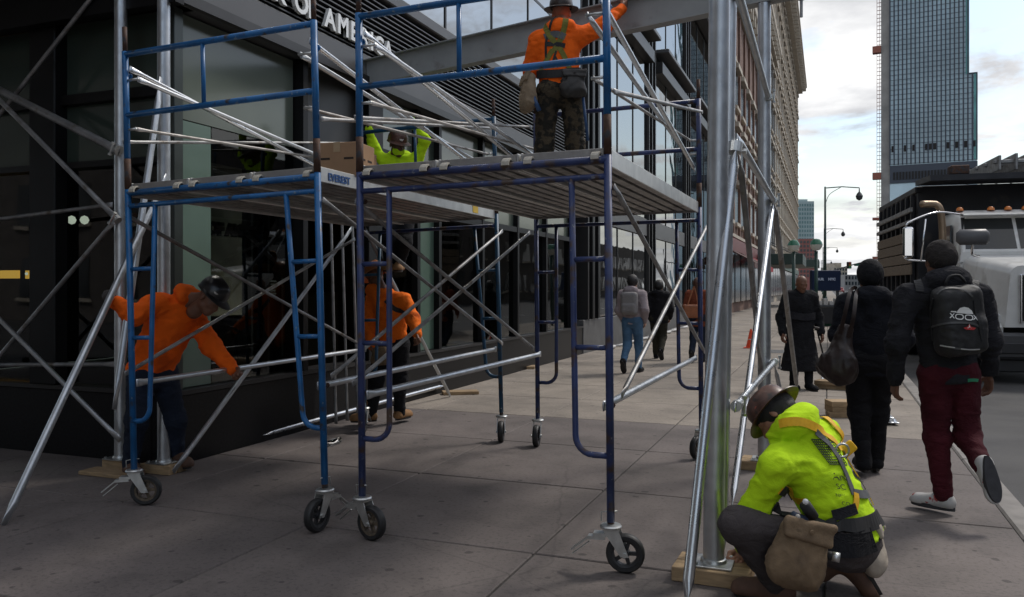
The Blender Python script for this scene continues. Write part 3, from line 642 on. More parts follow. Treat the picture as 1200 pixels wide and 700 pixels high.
def scaffold(name, label, loc, rot, low, up, offs, cas, rearlow):
    t = thing(name, label, 'scaffold', loc, rot, 'rolling scaffold towers over the pavement')
    def tp(nm, p, r, m, par): return build(nm, *tubeg(p, r, 12), m, par, True, True)
    for fi, y in enumerate((-HLN, HLN)):
        lm = low if fi == 0 else rearlow
        fr = thing('end_frame', None, None, (0, y, 0), parent=t)
        for s_ in (-1, 1):
            tp('post', [(s_*HWD, 0, .255), (s_*HWD, 0, 2.19)], TR, lm[0 if s_ < 0 else 1], fr)
            ot, ob = offs if s_ > 0 else (offs[0], offs[1]+.0)
            # inner leg with bent foot
            rad = .10; xi_t, xi_b = HWD-ot, HWD-ob
            pth = [(s_*xi_t, 0, 2.075), (s_*(xi_b+(xi_t-xi_b)*.5), 0, 1.4), (s_*xi_b, 0, .60+rad)]
            for k in range(1, 7): a = k/6*math.pi/2; pth.append((s_*(xi_b+(rad)*(1-math.cos(a))), 0, .60+rad*(1-math.sin(a))))
            pth.append((s_*(HWD-TR*.6), 0, .60))
            tp('inner_leg', pth, .017, lm[0 if s_ < 0 else 1], fr)
            for z in (1.17, 1.64):
                xi = xi_b+(xi_t-xi_b)*(z-.7)/1.375
                tp('rung', [(s_*xi, 0, z), (s_*(HWD-TR*.5), 0, z)], .0145, lm[0 if s_ < 0 else 1], fr)
            tp('coupling_pin', [(s_*HWD, 0, 2.19), (s_*HWD, 0, 2.40)], .0225, rusty, fr)
            for z in (.86, 2.02):
                v, f = latheg([(.011, 0), (.011, .03), (.016, .031), (.016, .04)], 8, 'y', (s_*HWD, .02*(1 if fi == 0 else -1), z)); 
                if fi == 1: v = np.array(v); v[:, 1] = -v[:, 1]-.0
                build('brace_stud', v, f, rusty, fr, True)
        tp('top_rail', [(-HWD, 0, 2.165), (HWD, 0, 2.165)], TR, lm[2], fr)
        tp('lower_rail', [(-HWD+offs[0]*.0, 0, 2.075), (HWD, 0, 2.075)], .017, lm[2], fr)
        um = up[fi]
        gf = thing('guard_frame', None, None, (0, y, 0), parent=t)
        for s_ in (-1, 1):
            tp('post', [(s_*HWD, 0, 2.401), (s_*HWD, 0, 3.14)], TR, um, gf); tp('coupling_pin', [(s_*HWD, 0, 3.14), (s_*HWD, 0, 3.31)], .0165, rusty, gf)
            v, f = latheg([(.012, 0), (.012, .03), (.02, .031), (.02, .045)], 8, 'y', (s_*HWD, .0, 2.98))
            build('guard_latch', v, f, blue, gf, True)
        tp('top_rail', [(-HWD, 0, 3.12), (HWD, 0, 3.12)], TR*.95, um, gf); tp('mid_rail', [(-HWD, 0, 2.70), (HWD, 0, 2.70)], TR*.95, um, gf)
        tp('picket', [(-.10, 0, 2.70), (-.10, 0, 3.12)], .0145, um, gf)
    def br(nm, a, b, r, m, flat=.07): build(nm, *brace_g(a, b, r, flat, 10, (1, 0, 0)), m, t, True, True)
    for s_ in (-1, 1):
        x = s_*(HWD); o1, o2 = .034, .046
        br('cross_brace', (x+s_*o1, -HLN, 2.02), (x+s_*o1, HLN, .92), .0145, galv_dull); br('cross_brace', (x+s_*o2+s_*.018, -HLN, .92), (x+s_*o2+s_*.018, HLN, 2.02), .0145, galv_dull)
        br('side_rail', (x-s_*.036, -HLN, .86), (x-s_*.036, HLN, .87), .021, galv, .06)
        br('guard_brace', (x-s_*.036, -HLN, 3.02), (x-s_*.036, HLN, 2.52), .017, galv_new); br('guard_brace', (x+s_*.036, -HLN, 2.52), (x+s_*.036, HLN, 3.02), .0125, galv_dull)
        br('guard_rail', (x-s_*.075, -HLN, 2.60), (x-s_*.075, HLN, 2.78), .011, alum)
        br('guard_rail', (x-s_*.105, -HLN, 2.94), (x-s_*.105, HLN, 2.66), .016, galv)
    for s_ in (-1, 1):
        x = s_*HWD
        for y, za, zb_ in ((-HLN, 2.60, 2.94), (HLN, 2.78, 2.66)):
            for z, o_ in ((za, .075), (zb_, .105)): build('rail_bracket', *tubeg([(x, y, z), (x-s_*(o_+.012), y, z)], .009, 8), zinc, t, True, True)
    for (sx, sy), (ang, rim, bk) in zip(((-1, -1), (1, -1), (-1, 1), (1, 1)), cas): caster(t, sx*HWD, sy*HLN, ang, rim, bk)
    return t
T1 = scaffold('rolling_scaffold', 'bright blue scaffold tower on casters against the bank front', (-3.69, 5.775, 0), (0, R(-1.6), R(1.0)),
              (blue, blue, blue), (blue, tealblue), (.235, .15), ((R(30), wheelm, True), (R(262), bluew, True), (R(-70), bluew, True), (R(-75), bluew, False)), (tealblue, tealblue, navy))
T2 = scaffold('rolling_scaffold', 'navy blue scaffold tower on casters standing free on the pavement', (-1.81, 5.70, 0), (0, R(-.5), R(-.6)),
              (navy, navy, navy), (blue, navy), (.20, .19), ((R(-12), wheelm, True), (R(8), bluew, True), (R(-80), bluew, False), (R(250), wheelm, False)), (navy, navy, navy))

def plank(tw_, xc, label, group, dz=0., letter=False):
    """hook-on aluminium plank, built in the tower's own frame then left as a thing of its own"""
    M = WM[tw_.name]; L0 = M @ Vector((xc, 0, DECK+dz)); eu = M.to_euler()
    p = thing('scaffold_plank', label, 'plank', tuple(L0), tuple(eu), group)
    w2 = .235; y0, y1 = -HLN+.03, HLN-.03; n = 5; prof = [(-w2, 0)]
    # corrugated pressed deck, closed section
    bot = []
    for k in range(n):
        a = -w2+2*w2*k/n; b = -w2+2*w2*(k+1)/n; g_ = (b-a)
        bot += [(a+.010, -.012), (a+.016, -.060), (b-.016, -.060), (b-.010, -.012)]
    prof = [(-w2, -.012)]+bot+[(w2, -.012), (w2, 0), (-w2, 0)]
    m = len(prof); v = [(x, y0, z) for x, z in prof]+[(x, y1, z) for x, z in prof]
    f = [(k, (k+1) % m, m+(k+1) % m, m+k) for k in range(m)]
    f += [tuple(range(m))[::-1], tuple(range(m, 2*m))]
    build('deck', v, f, alum, p, True)
    for s_ in (-1, 1):
        v, f = bevbox(*sorted((s_*(w2+.001), s_*(w2+.013))), y0-.01, y1+.01, -.082, .014, .003); build('side_rail', v, f, mat('bare aluminium rail', (.55, .54, .52), .4, .75, .15, 8), p, True)
    for yy, sy in ((y0, -1), (y1, 1)):
        v, f = bevbox(-w2, w2, *sorted((yy+sy*.002, yy+sy*.010)), -.078, .010, .002); build('end_rail', v, f, alum, p, True)
        for hx in (-.19, .19):
            pth = []
            for k in range(8): a = k/7*math.pi*1.05; pth.append((hx, yy-sy*0+sy*(.030-.030*math.cos(a)), -.052+.034*math.sin(a)))
            pth = [(hx, yy-sy*.05, -.02)]+[(hx, yy+sy*(.028-.036*math.cos(k/6*math.pi)), -.055+.040*math.sin(k/6*math.pi)) for k in range(7)]
            mm = MB()
            P = np.array(pth); wd = .022
            nx = []
            for k in range(len(P)):
                d = nrm(P[min(k+1, len(P)-1)]-P[max(k-1, 0)]); nn = np.array([0, -d[2], d[1]])*.005*(-sy)
                nx.append((P[k], nn))
            v = []; 
            for c_, nn in nx: v += [c_+(-wd, 0, 0)-nn, c_+(wd, 0, 0)-nn, c_+(wd, 0, 0)+nn, c_+(-wd, 0, 0)+nn]
            f = [(a*4+k, a*4+(k+1) % 4, a*4+4+(k+1) % 4, a*4+4+k) for a in range(len(nx)-1) for k in range(4)]+[(0, 1, 2, 3), tuple(len(v)-4+k for k in range(4))]
            build('hook', v, f, hookm, p, True)
    if letter:
        v, f = textg('EVEREST', .066, .002, 1.05, .002); v = v[:, [2, 0, 1]]+[w2+.016, -1.40, -.062]; build('lettering', v, f, mat('blue print', (.03, .09, .25), .5), p, True)
        v, f = boxg(w2+.0135, w2+.0165, .95, 1.07, -.066, -.004); build('sticker', v, f, mat('yellow sticker', (.65, .42, .02), .5), p, True)
    return p
for i, xc in enumerate((-.51, 0, .51)):
    plank(T1, xc, ['aluminium plank of the bright blue scaffold, along the bank front', 'aluminium plank between the two outer planks of the bright blue scaffold', 'aluminium plank with blue lettering and yellow sticker on its side rail'][i], 'planks on the scaffold towers', 0, i == 2)
    plank(T2, xc, ['aluminium plank on the navy scaffold, beside the bright blue tower', 'aluminium plank between the two outer planks of the navy scaffold', 'aluminium plank on the navy scaffold, on the side of the silver shed posts'][i], 'planks on the scaffold towers')
# cartons on the blue tower
def carton_box(name, label, c, s, yaw):
    o = thing(name, label, 'box', c, (0, 0, yaw)); v, f = bevbox(-s[0]/2, s[0]/2, -s[1]/2, s[1]/2, 0, s[2], .004); build('carton', v, f, carton, o, True)
    v, f = boxg(-.025, .025, -s[1]/2-.002, s[1]/2+.002, s[2]*.72, s[2]+.001); build('tape', v, f, mat('packing tape', (.42, .30, .18), .35), o, True)
    for k in (-1, 1):
        v, f = boxg(k*s[0]*.28-.035, k*s[0]*.28+.035, -s[1]/2-.0015, -s[1]/2-.0002, s[2]*.50, s[2]*.56); build('hand_hole', v, f, mat('hand hole', (.03, .02, .015), .9), o, True)
    for k in (-1, 1):
        v, f = boxg(s[0]/2+.0002, s[0]/2+.0015, k*s[1]*.2-.035, k*s[1]*.2+.035, s[2]*.5, s[2]*.56); build('hand_hole', v, f, MATS['hand hole'], o, True)
    return o
zd = DECK+.018
carton_box('cardboard_box', 'brown cardboard box with two hand holes on the blue scaffold deck', (-3.13, 4.84, zd+.008), (.31, .28, .235), R(8))
carton_box('cardboard_box', 'smaller brown cardboard box behind the one with two hand holes', (-3.38, 5.22, zd+.008), (.36, .30, .25), R(-5))

# ================================================================== SIDEWALK SHED STEEL
def shed_post(label, p, h, r=.052, block=True, lean=(0, 0), pad=1.):
    z0 = .075 if block else .0
    t = thing('shed_post', label, 'post', (p[0], p[1], 0), group='sidewalk shed posts')
    if block:
        b = thing('timber_pad', label.replace('galvanized', 'timber pad under galvanized') if False else 'rough timber pad under the '+label, 'timber', (p[0], p[1], 0), (0, 0, R(random.uniform(-8, 8))))
        for k in (-1, 1):
            v, f = bevbox(-.19*pad, .19*pad, min(k*.004, k*.13*pad), max(k*.004, k*.13*pad), 0, .0735, .004); build('board', v, f, lumber, b, True)
    auto_smooth(build('shaft', *tubeg([(0, 0, z0+.010), (lean[0], lean[1], h)], r, 24), galv, t, True, True))
    v, f = bevbox(-.10, .10, -.10, .10, z0, z0+.010, .002); build('base_plate', v, f, zinc, t, True)
    auto_smooth(build('base_collar', *latheg([(r+.014, z0+.0101), (r+.010, z0+.026), (r+.001, z0+.03)], 20), zinc, t, True, True))
    for sx in (-1, 1):
        for sy in (-1, 1):
            if (sx+sy) == 0: continue
            build('bolt', *latheg([(.012, z0+.0102), (.012, z0+.022), (.006, z0+.024)], 6, 'z', (sx*.08, sy*.08, 0)), zinc, t, True)
    return t
PA = V3(-.55, 4.27, 0); PB = V3(-.49, 6.98, 0); PC = V3(-5.47, 5.09, 0); PD = V3(-5.02, 5.10, 0)
shed_post('galvanized shed post beside the kneeling worker', PA, 4.8, .054, True, (.05, 0))
shed_post('galvanized shed post behind the kneeling worker', PB, 3.83)
shed_post('galvanized shed post touching the dark cross street window', PC, 4.8, .05, pad=.62)
shed_post('galvanized shed post behind the corner caster of the blue scaffold', PD, 4.8, .05, pad=.78)
# header beam (channel)
a = V3(-4.98, 8.15, 3.82); b = V3(-.1, 6.9, 3.84); d = nrm(b-a); nn = np.cross(d, (0, 0, 1.))
t = thing('header_beam', 'grey steel channel beam spanning from the bank front to the posts', 'beam', tuple((a+b)/2))
def slabdir(o0, o1, z0, z1, nm, m=steelbeam, s0=0, s1=0):
    v = [];
    for z in (z0, z1):
        for P, o in ((a+d*s0, o0), (b-d*s1, o0), (b-d*s1, o1), (a+d*s0, o1)): v.append(P+nn*o+(0, 0, z))
    return build(nm, v, BF, m, t)
slabdir(-.004, .004, .0115, .2885, 'web'); slabdir(-.06, .06, 0, .011, 'flange'); slabdir(-.06, .06, .289, .30, 'flange')
slabdir(-.062, .062, -.012, .312, 'end_plate', galv_dull, -.012, np.linalg.norm(b-a))
bx_ = build('anchor_bolt', *latheg([(.012, -.14), (.012, 0), (.03, .001), (.03, .03)], 10, 'z', b+(-.1, 0, -.04)), galv_dull, t)
deck = thing('added_shade_deck', 'unseen timber deck added overhead to shade the cross street pavement', 'deck', (-9, 3.2, 4.81))  # unseen deck with parapet, added above the view to darken the left side
for k in range(13):
    v, f = bevbox(-16, -5.3, 1.2+k*.30, 1.2+k*.30+.29, 4.99, 5.04, .004); build('plank', v, f, lumber, deck)
for x in (-5.6, -7.6, -9.9, -12.2): v, f = bevbox(x-.06, x+.06, 1.2, 5.1, 4.80, 4.988, .005); build('joist', v, f, steelbeam, deck)
for x in (-16, ): v, f = bevbox(-16, -5.3, 1.15, 1.19, 4.81, 5.9, .004); build('parapet', v, f, mat('dark green shade deck board', (.02, .06, .04), .7), deck)
def loose(name, label, p0, p1, r, m, group, flatn=None, clamps=(), flat=.10):
    p0 = np.asarray(p0, float); p1 = np.asarray(p1, float); t = thing(name, label, 'tube', tuple(p0 if p0[2] < p1[2] else p1), group=group)
    build('tube', *brace_g(p0, p1, r, flat, 14, flatn), m, t, False, True)
    d_ = nrm(p1-p0)
    for s in clamps:
        c = p0+(p1-p0)*s; _, u, w_ = basis(d_)
        mm = MB(); mm.add(*tubeg([c-d_*.028, c+d_*.028], r+.010, 14)); 
        q = c+u*(r+.02); mm.add(*tubeg([q-w_*.05, q+w_*.05], .008, 8)); mm.add(*tubeg([q-w_*.055, q-w_*.04], .016, 6)); mm.add(*tubeg([q+w_*.04, q+w_*.055], .016, 6))
        build('coupler', np.concatenate(mm.v), mm.f, zinc, t)
    return t
SG = 'sidewalk shed brace tubes'
# tubes between the two street side posts
loose('raking_tube', 'thick bright silver raking tube running past the foot of the post', PG(803, 716, 0), PZ(862, 166, 4.25), .027, galv_new, None, Rv, (.985,))
loose('shed_brace', 'upper silver tube joining the street side posts under the beam', PZ(864, -14, 4.3), PZ(901, 116, 6.7), .022, galv, SG, Rv, (.97,))
loose('shed_brace', 'silver tube joining the street side posts above head height', PZ(864, 163, 4.3), PZ(907, 236, 6.75), .022, galv, SG, Rv, (.975,))
loose('shed_brace', 'slanting bright silver tube crossing between the street side posts', PZ(906, 236, 6.75), PZ(857, 598, 4.5), .02, galv_new, SG, Rv)
loose('shed_brace', 'slanting dull tube crossing behind the bright one between posts', PZ(867, 185, 4.35), PZ(893, 442, 6.8), .018, galv_dull, SG, Rv)
loose('shed_brace', 'low silver tube with couplers at the kneeling worker’s helmet', PZ(861, 478, 4.35), PZ(908, 424, 6.75), .021, galv_new, SG, Rv, (.03, .985))
loose('shed_brace', 'dull flat bar slanting down in front of the man in the robe', PZ(907, 237, 6.8), PZ(934, 455, 9.4), .024, galv_dull, SG, Rv)
loose('shed_brace', 'short silver tube stub dropping below the low coupler', PZ(907, 425, 6.76), PZ(917, 470, 6.9), .018, galv, SG, Rv)
loose('leaning_tube', 'silver tube leaning against the post beside the kneeling worker', PZ(857, -20, 4.42), PZ(846, 655, 4.42), .031, galv, None, Rv)
# tubes against the cross street window
LY = 4.98
def lt(label, x0, y0, x1, y1, r, m=galv_dull, Y0=LY, Y1_=LY, cl=()):
    return loose('shed_brace', label, PY(x0, y0, Y0), PY(x1, y1, Y1_), r, m, SG, (0, 1, 0), cl)
lt('thick dull tube slanting down to the upper clamp of the window post', -40, 86, 140, 177, .033, galv_dull, LY, LY, (.985,))
lt('dull tube slanting down to the lower clamp of the window post', -10, 108, 138, 258, .021, galv_dull, LY-.06, LY-.06, (.99,))
lt('near level dull tube meeting the lower clamp of the window post', -40, 262, 132, 240, .017, galv_dull, LY+.07, LY+.07)
lt('dull tube slanting up out of view before the window pilaster', -30, 172, 118, -16, .019, galv_dull, LY+.1, LY+.1)
lt('dull tube slanting down leftward from the lower clamp', 136, 257, -30, 452, .019, galv_dull, LY+.03, LY+.03)
lt('silver tube slanting down to the foot of the window post', -30, 345, 141, 516, .020, galv, LY-.03, LY-.03)
lt('level dull tube before the bulkhead of the dark window', -40, 428, 138, 427, .018, galv_dull, LY+.1, LY+.1)
loose('leaning_tube', 'long silver tube held by the worker in the black helmet', PG(4, 616, .0), PZ(196, 206, 6.45), .025, galv, None, Rv)
loose('leaning_tube', 'second silver tube leaning behind the arm of the helmeted worker', PZ(134, 480, 5.85), PZ(189, 92, 6.5), .025, galv, None, Rv, (), .16)
loose('leaning_tube', 'silver tube leaning from the timber pad toward the entrance', PG(203, 553, .06), PZ(412, 268, 8.6), .021, galv, None, Rv)
loose('leaning_tube', 'tube held upright by the worker in the orange hoodie', PZ(428, 268, 8.3), PG(528, 465, 0), .022, galv, None, Rv)
loose('ground_tube', 'bright silver tube lying on the pavement along the bank front', PG(306, 510, .06), PG(520, 452, .10), .026, galv_new, None, (0, 0, 1))
for k in range(3):
    p = PG(413+k*7, 300+180, 0); q = p+V3(.03, -.02, 2.35)
    loose('leaning_tube', 'slim silver tube propped upright beside the bank entrance', V3(FX+.16, 7.45+k*.22, .02), V3(FX+.06, 7.5+k*.2, 2.3+.2*k), .016, galv_dull, 'tubes propped at the bank entrance', (0, 1, 0))

# ------------------------------------------------------------------ small stuff on the pavement
def wood(label, px, py, L_, W_, H_, yaw, n=1, group=None):
    p = PG(px, py); 
    for i in range(n):
        o = thing('timber_offcut', label[i] if isinstance(label, list) else label, 'timber', (p[0]+random.uniform(-.03, .03), p[1]+random.uniform(-.03, .03), i*(H_+.001)), (0, 0, yaw+R(random.uniform(-9, 9))), group)
        v, f = bevbox(-L_/2, L_/2, -W_/2, W_/2, 0, H_, .004); build('board', v, f, lumber, o, True)
wood(['pale timber offcut at the bottom of the stack near the dark walker', 'pale timber offcut in the middle of the stack near the dark walker', 'pale timber offcut topping the stack near the dark walker'], 990, 488, .42, .24, .06, R(15), 3)
wood(['pale timber offcut under another beside the silver tube bundle', 'pale timber offcut laid over another beside the tube bundle'], 985, 456, .62, .28, .06, R(-10), 2)
wood('pale timber offcut lying alone on the pavement near the wall', 540, 462, .5, .22, .045, R(25))
wood('pale timber offcut lying under the rear casters', 612, 432, .45, .3, .05, R(10))
wood('thin board lying beside the left boot of the bending worker', 128, 556, .5, .18, .03, R(5))
for k in range(7):
    a = PG(1043, 499)+V3(.055*(k % 4)-.1, 0, .03+.05*(k//4)); 
    loose('bundled_tube', 'shiny silver tube in the bundle beside the dark walker', a, a+V3(-.22, 2.6, 0), .024, galv_new, 'bundle of silver tubes on the pavement', (0, 0, 1))
for k in range(6):
    a = PG(962, 455)+V3(.06*(k % 3), 0, .03+.05*(k//3)); 
    loose('bundled_tube', 'silver tube in the far bundle behind the man in the robe', a, a+V3(.1, 2.8, 0), .024, galv, 'far bundle of silver tubes on the pavement', (0, 0, 1))
def cone(label, p, h=.45):
    o = thing('traffic_cone', label, 'cone', tuple(p)); r0 = h*.26
    auto_smooth(build('cone_body', *latheg([(r0, .02), (h*.05, h), (h*.035, h)], 18), mat('orange cone plastic', (.75, .07, .015), .5), o, True, True))
    v, f = bevbox(-h*.36, h*.36, -h*.36, h*.36, 0, .02, .004); build('cone_base', v, f, MATS['orange cone plastic'], o, True)
    auto_smooth(build('cone_band', *latheg([(r0*.66, h*.45), (r0*.50, h*.62)], 18), mat('white cone band', (.6, .6, .58), .4), o, True, True))
cone('orange traffic cone standing on the beige pavement behind the shed posts', PG(880, 408), .46)
cone('orange traffic cone against the glazed building base', PG(646, 400), .5)
loose('coupler_scrap', 'small rusty coupler lying on the pavement beside the blue scaffold', PG(383, 521, .02), PG(394, 517, .03), .03, galv_dull, None, (0, 0, 1))
# white sheeting along the wall foot
sh = MB(); sheetm = mat('dirty white plastic sheet', (.55, .54, .52), .6, 0, .2, 6)
for k in range(14):
    y = 18.5+k*1.15; sh.add(*tubeg([V3(FX+.12+.12*random.random(), y, .035), V3(FX+.25+.15*random.random(), y+.6, .05), V3(FX+.15+.12*random.random(), y+1.2, .03)], [.02, .045, .02], 7))
tag(sh.build('plastic_sheeting', sheetm, smooth=True), 'crumpled white plastic sheeting along the foot of the glazed building', 'sheeting')

# ================================================================== implicit surfaces for figures
NT = rng.random((32, 32, 32)).astype(np.float32)
def vnoise(P):
    i = np.floor(P).astype(int); f = (P-i).astype(np.float32); f = f*f*(3-2*f); i &= 31; j = (i+1) & 31
    x, y, z = f[:, 0], f[:, 1], f[:, 2]
    g = lambda a, b, c: NT[a, b, c]
    x0, y0, z0 = i.T; x1, y1, z1 = j.T
    l = lambda a, b, t: a+(b-a)*t
    return l(l(l(g(x0, y0, z0), g(x1, y0, z0), x), l(g(x0, y1, z0), g(x1, y1, z0), x), y), l(l(g(x0, y0, z1), g(x1, y0, z1), x), l(g(x0, y1, z1), g(x1, y1, z1), x), y), z)*2-1
def cone_(a, b, ra, rb, ax=None, sq=1.): return ('c', np.asarray(a, float), np.asarray(b, float), ra, rb, None if ax is None else nrm(ax), sq)
def ell_(c, Rm, r): return ('e', np.asarray(c, float), np.asarray(Rm, float), np.asarray(r, float))
def box_(c, Rm, h, rd): return ('b', np.asarray(c, float), np.asarray(Rm, float), np.asarray(h, float), rd)
def peval(p, P):
    if p[0] == 'c':
        _, a, b, ra, rb, ax, sq = p; q = P-a; ab = b-a
        if ax is not None:
            k = 1/sq-1; q = q+np.outer(q@ax*k, ax); ab = ab+ax*(ab@ax)*k
        t = np.clip(q@ab/(ab@ab+1e-12), 0, 1); return np.linalg.norm(q-t[:, None]*ab, axis=1)-(ra+(rb-ra)*t)
    q = (P-p[1])@p[2]
    if p[0] == 'e': r = p[3]; return (np.linalg.norm(q/r, axis=1)-1)*r.min()
    h, rd = p[3]-p[4], p[4]; d = np.abs(q)-h; return np.linalg.norm(np.maximum(d, 0), axis=1)+np.minimum(d.max(1), 0)-rd
def pbounds(p, mg):
    if p[0] == 'c': r = max(p[3], p[4])+mg; return np.minimum(p[1], p[2])-r, np.maximum(p[1], p[2])+r
    r = (p[3].max() if p[0] == 'e' else np.linalg.norm(p[3]))+mg; return p[1]-r, p[1]+r
def smin(a, b, k): h = np.maximum(k-np.abs(a-b), 0)/k; return np.minimum(a, b)-h*h*k*.25
def ev(groups, P, k=.05, kg=.012):
    D = None
    for g_ in groups:
        d = None
        for p in g_: e = peval(p, P); d = e if d is None else smin(d, e, k)
        D = d if D is None else smin(D, d, kg)
    return D
def surfnet(F, o, h):
    S = F < 0; nx, ny, nz = F.shape
    cnt = sum(S[i:nx-1+i, j:ny-1+j, k:nz-1+k].astype(np.int8) for i in (0, 1) for j in (0, 1) for k in (0, 1))
    act = (cnt > 0) & (cnt < 8); I, J, K = np.nonzero(act); n = len(I); idx = -np.ones(act.shape, int); idx[act] = np.arange(n)
    pos = np.zeros((n, 3)); c = np.zeros(n)
    for ax in range(3):
        for u in (0, 1):
            for v in (0, 1):
                o0 = [0, 0, 0]; o0[(ax+1) % 3] = u; o0[(ax+2) % 3] = v; o1 = list(o0); o1[ax] = 1
                f0 = F[I+o0[0], J+o0[1], K+o0[2]]; f1 = F[I+o1[0], J+o1[1], K+o1[2]]; m = (f0 < 0) != (f1 < 0)
                t = np.where(m, f0/np.where(m, f0-f1, 1), 0); q = np.tile(np.array(o0, float), (n, 1)); q[:, ax] += t
                pos[m] += q[m]; c[m] += 1
    pos = (pos/c[:, None]+np.stack([I, J, K], 1))*h+o
    qs = []
    for ax in range(3):
        b, cc = (ax+1) % 3, (ax+2) % 3
        sl0 = [slice(None)]*3; sl1 = [slice(None)]*3; sl0[ax] = slice(0, -1); sl1[ax] = slice(1, None)
        s0 = S[tuple(sl0)]; s1 = S[tuple(sl1)]; m = s0 != s1; E = np.stack(np.nonzero(m), 1)
        E = E[(E[:, b] > 0) & (E[:, cc] > 0) & (E[:, b] < F.shape[b]-1) & (E[:, cc] < F.shape[cc]-1)]
        if not len(E): continue
        def cell(db, dc): e = E.copy(); e[:, b] += db; e[:, cc] += dc; return idx[e[:, 0], e[:, 1], e[:, 2]]
        q = np.stack([cell(-1, -1), cell(0, -1), cell(0, 0), cell(-1, 0)], 1); fl = ~s0[E[:, 0], E[:, 1], E[:, 2]]
        q[fl] = q[fl][:, ::-1]; qs.append(q)
    return pos, np.concatenate(qs)
def sdfmesh(groups, h, k=.05, kg=.012, folds=(), cuts=()):
    """groups of primitives -> (verts, quads); folds = (amplitude, frequency, stretch xyz); cuts = planes (point, normal) kept below"""
    lo = np.min([pbounds(p, .02)[0] for g_ in groups for p in g_], 0)-h*2; hi = np.max([pbounds(p, .02)[1] for g_ in groups for p in g_], 0)+h*2
    n = np.ceil((hi-lo)/h).astype(int)+1; F = np.full(n, .5)
    ax = [lo[i]+h*np.arange(n[i]) for i in range(3)]
    for g_ in groups:
        G = np.full(n, .5)
        for p in g_:
            a, b = pbounds(p, k+h*2); i0 = np.maximum(((a-lo)/h).astype(int), 0); i1 = np.minimum(((b-lo)/h).astype(int)+2, n)
            sl = tuple(slice(i0[i], i1[i]) for i in range(3)); gr = np.stack(np.meshgrid(*[ax[i][sl[i]] for i in range(3)], indexing='ij'), -1)
            sh = gr.shape[:3]; e = peval(p, gr.reshape(-1, 3)).reshape(sh); G[sl] = smin(G[sl], e, k)
        F = smin(F, G, kg)
    if folds or cuts:
        m = np.abs(F) < .07; ijk = np.stack(np.nonzero(m), 1); P = lo+ijk*h; val = F[m]
        for amp, fr, st in folds:
            Q = P*np.asarray(st)*fr+13.7; nz = vnoise(Q+1.2*vnoise(Q*.6)[:, None]); val = val+amp*((np.abs(nz)*2-.7))
        F[m] = val
        for c_, nn in cuts:
            gr = np.stack(np.meshgrid(*ax, indexing='ij'), -1); F = np.maximum(F, (gr-np.asarray(c_))@nrm(nn))
    return surfnet(F, lo, h)

def project(sdf, P, off, it=6):
    P = np.array(P, float); e = 1e-3
    for _ in range(it):
        d = sdf(P); g_ = np.stack([sdf(P+np.eye(3)[i]*e)-sdf(P-np.eye(3)[i]*e) for i in range(3)], 1)/(2*e); ln = np.linalg.norm(g_, axis=1, keepdims=True)+1e-9
        P = P-(d-off)[:, None]*g_/np.maximum(ln*ln, .25)
    return P, g_/ln
def resample(pts, step):
    pts = np.asarray(pts, float); out = []
    n = len(pts)
    for i in range(n-1):
        p0, p1, p2, p3 = pts[max(i-1, 0)], pts[i], pts[i+1], pts[min(i+2, n-1)]; m = max(2, int(np.linalg.norm(p2-p1)/step))
        for t in np.arange(m)/m: out.append(.5*((2*p1)+(-p0+p2)*t+(2*p0-5*p1+4*p2-p3)*t*t+(-p0+3*p1-3*p2+p3)*t**3))
    out.append(pts[-1]); return np.array(out)
def strap(name, pts, wd, sdf, m, parent, off=.008, th=.004, conform=True):
    P = resample(pts, .02)
    if sdf is not None and conform: P, Nn = project(sdf, P, off)
    else: Nn = np.tile(nrm(Fv*-1), (len(P), 1))
    for _ in range(2): P[1:-1] = .5*P[1:-1]+.25*(P[2:]+P[:-2])
    T = np.gradient(P, axis=0); T /= np.linalg.norm(T, axis=1, keepdims=True)+1e-9; B = np.cross(T, Nn); B /= np.linalg.norm(B, axis=1, keepdims=True)+1e-9
    v = np.stack([P-B*wd/2, P+B*wd/2, P+B*wd/2+Nn*th, P-B*wd/2+Nn*th], 1)
    if sdf is not None and conform:
        for c_ in (0, 1):
            q, nn = project(sdf, v[:, c_], off*.7, 4); v[:, c_] = q
            v[:, 3-c_] = q+nn*th
    n = len(P); v = v.reshape(-1, 3)
    f = [(a*4+k, a*4+(k+1) % 4, a*4+4+(k+1) % 4, a*4+4+k) for a in range(n-1) for k in range(4)]+[(3, 2, 1, 0), tuple(4*n-4+k for k in range(4))]
    return build(name, v, f, m, parent)

# ------------------------------------------------------------------ head and hand templates
I3 = np.eye(3)
def head_tpl():
    g1 = [ell_((0, -.012, .035), I3, (.074, .094, .085)), ell_((0, .025, -.02), I3, (.062, .066, .085)), cone_((0, .055, -.088), (0, .035, -.075), .028, .035),
          cone_((-.045, .01, -.06), (0, .06, -.085), .026, .026), cone_((.045, .01, -.06), (0, .06, -.085), .026, .026),
          cone_((-.03, .075, .018), (.03, .075, .018), .014, .014), cone_((0, .083, .005), (0, .104, -.028), .009, .014), cone_((-.012, .092, -.033), (.012, .092, -.033), .010, .010),
          cone_((-.018, .078, -.060), (.018, .078, -.060), .010, .010), cone_((-.04, .055, -.02), (-.03, .07, -.02), .018, .014), cone_((.04, .055, -.02), (.03, .07, -.02), .018, .014)]
    ears = [[ell_((s*.077, -.01, -.005), rotz(-s*.35), (.010, .020, .032))] for s in (-1, 1)]
    neck = [cone_((0, -.02, -.05), (0, -.035, -.16), .052, .058)]
    return sdfmesh([g1+neck]+ears, .0065, .022, .010)
HEAD = head_tpl()
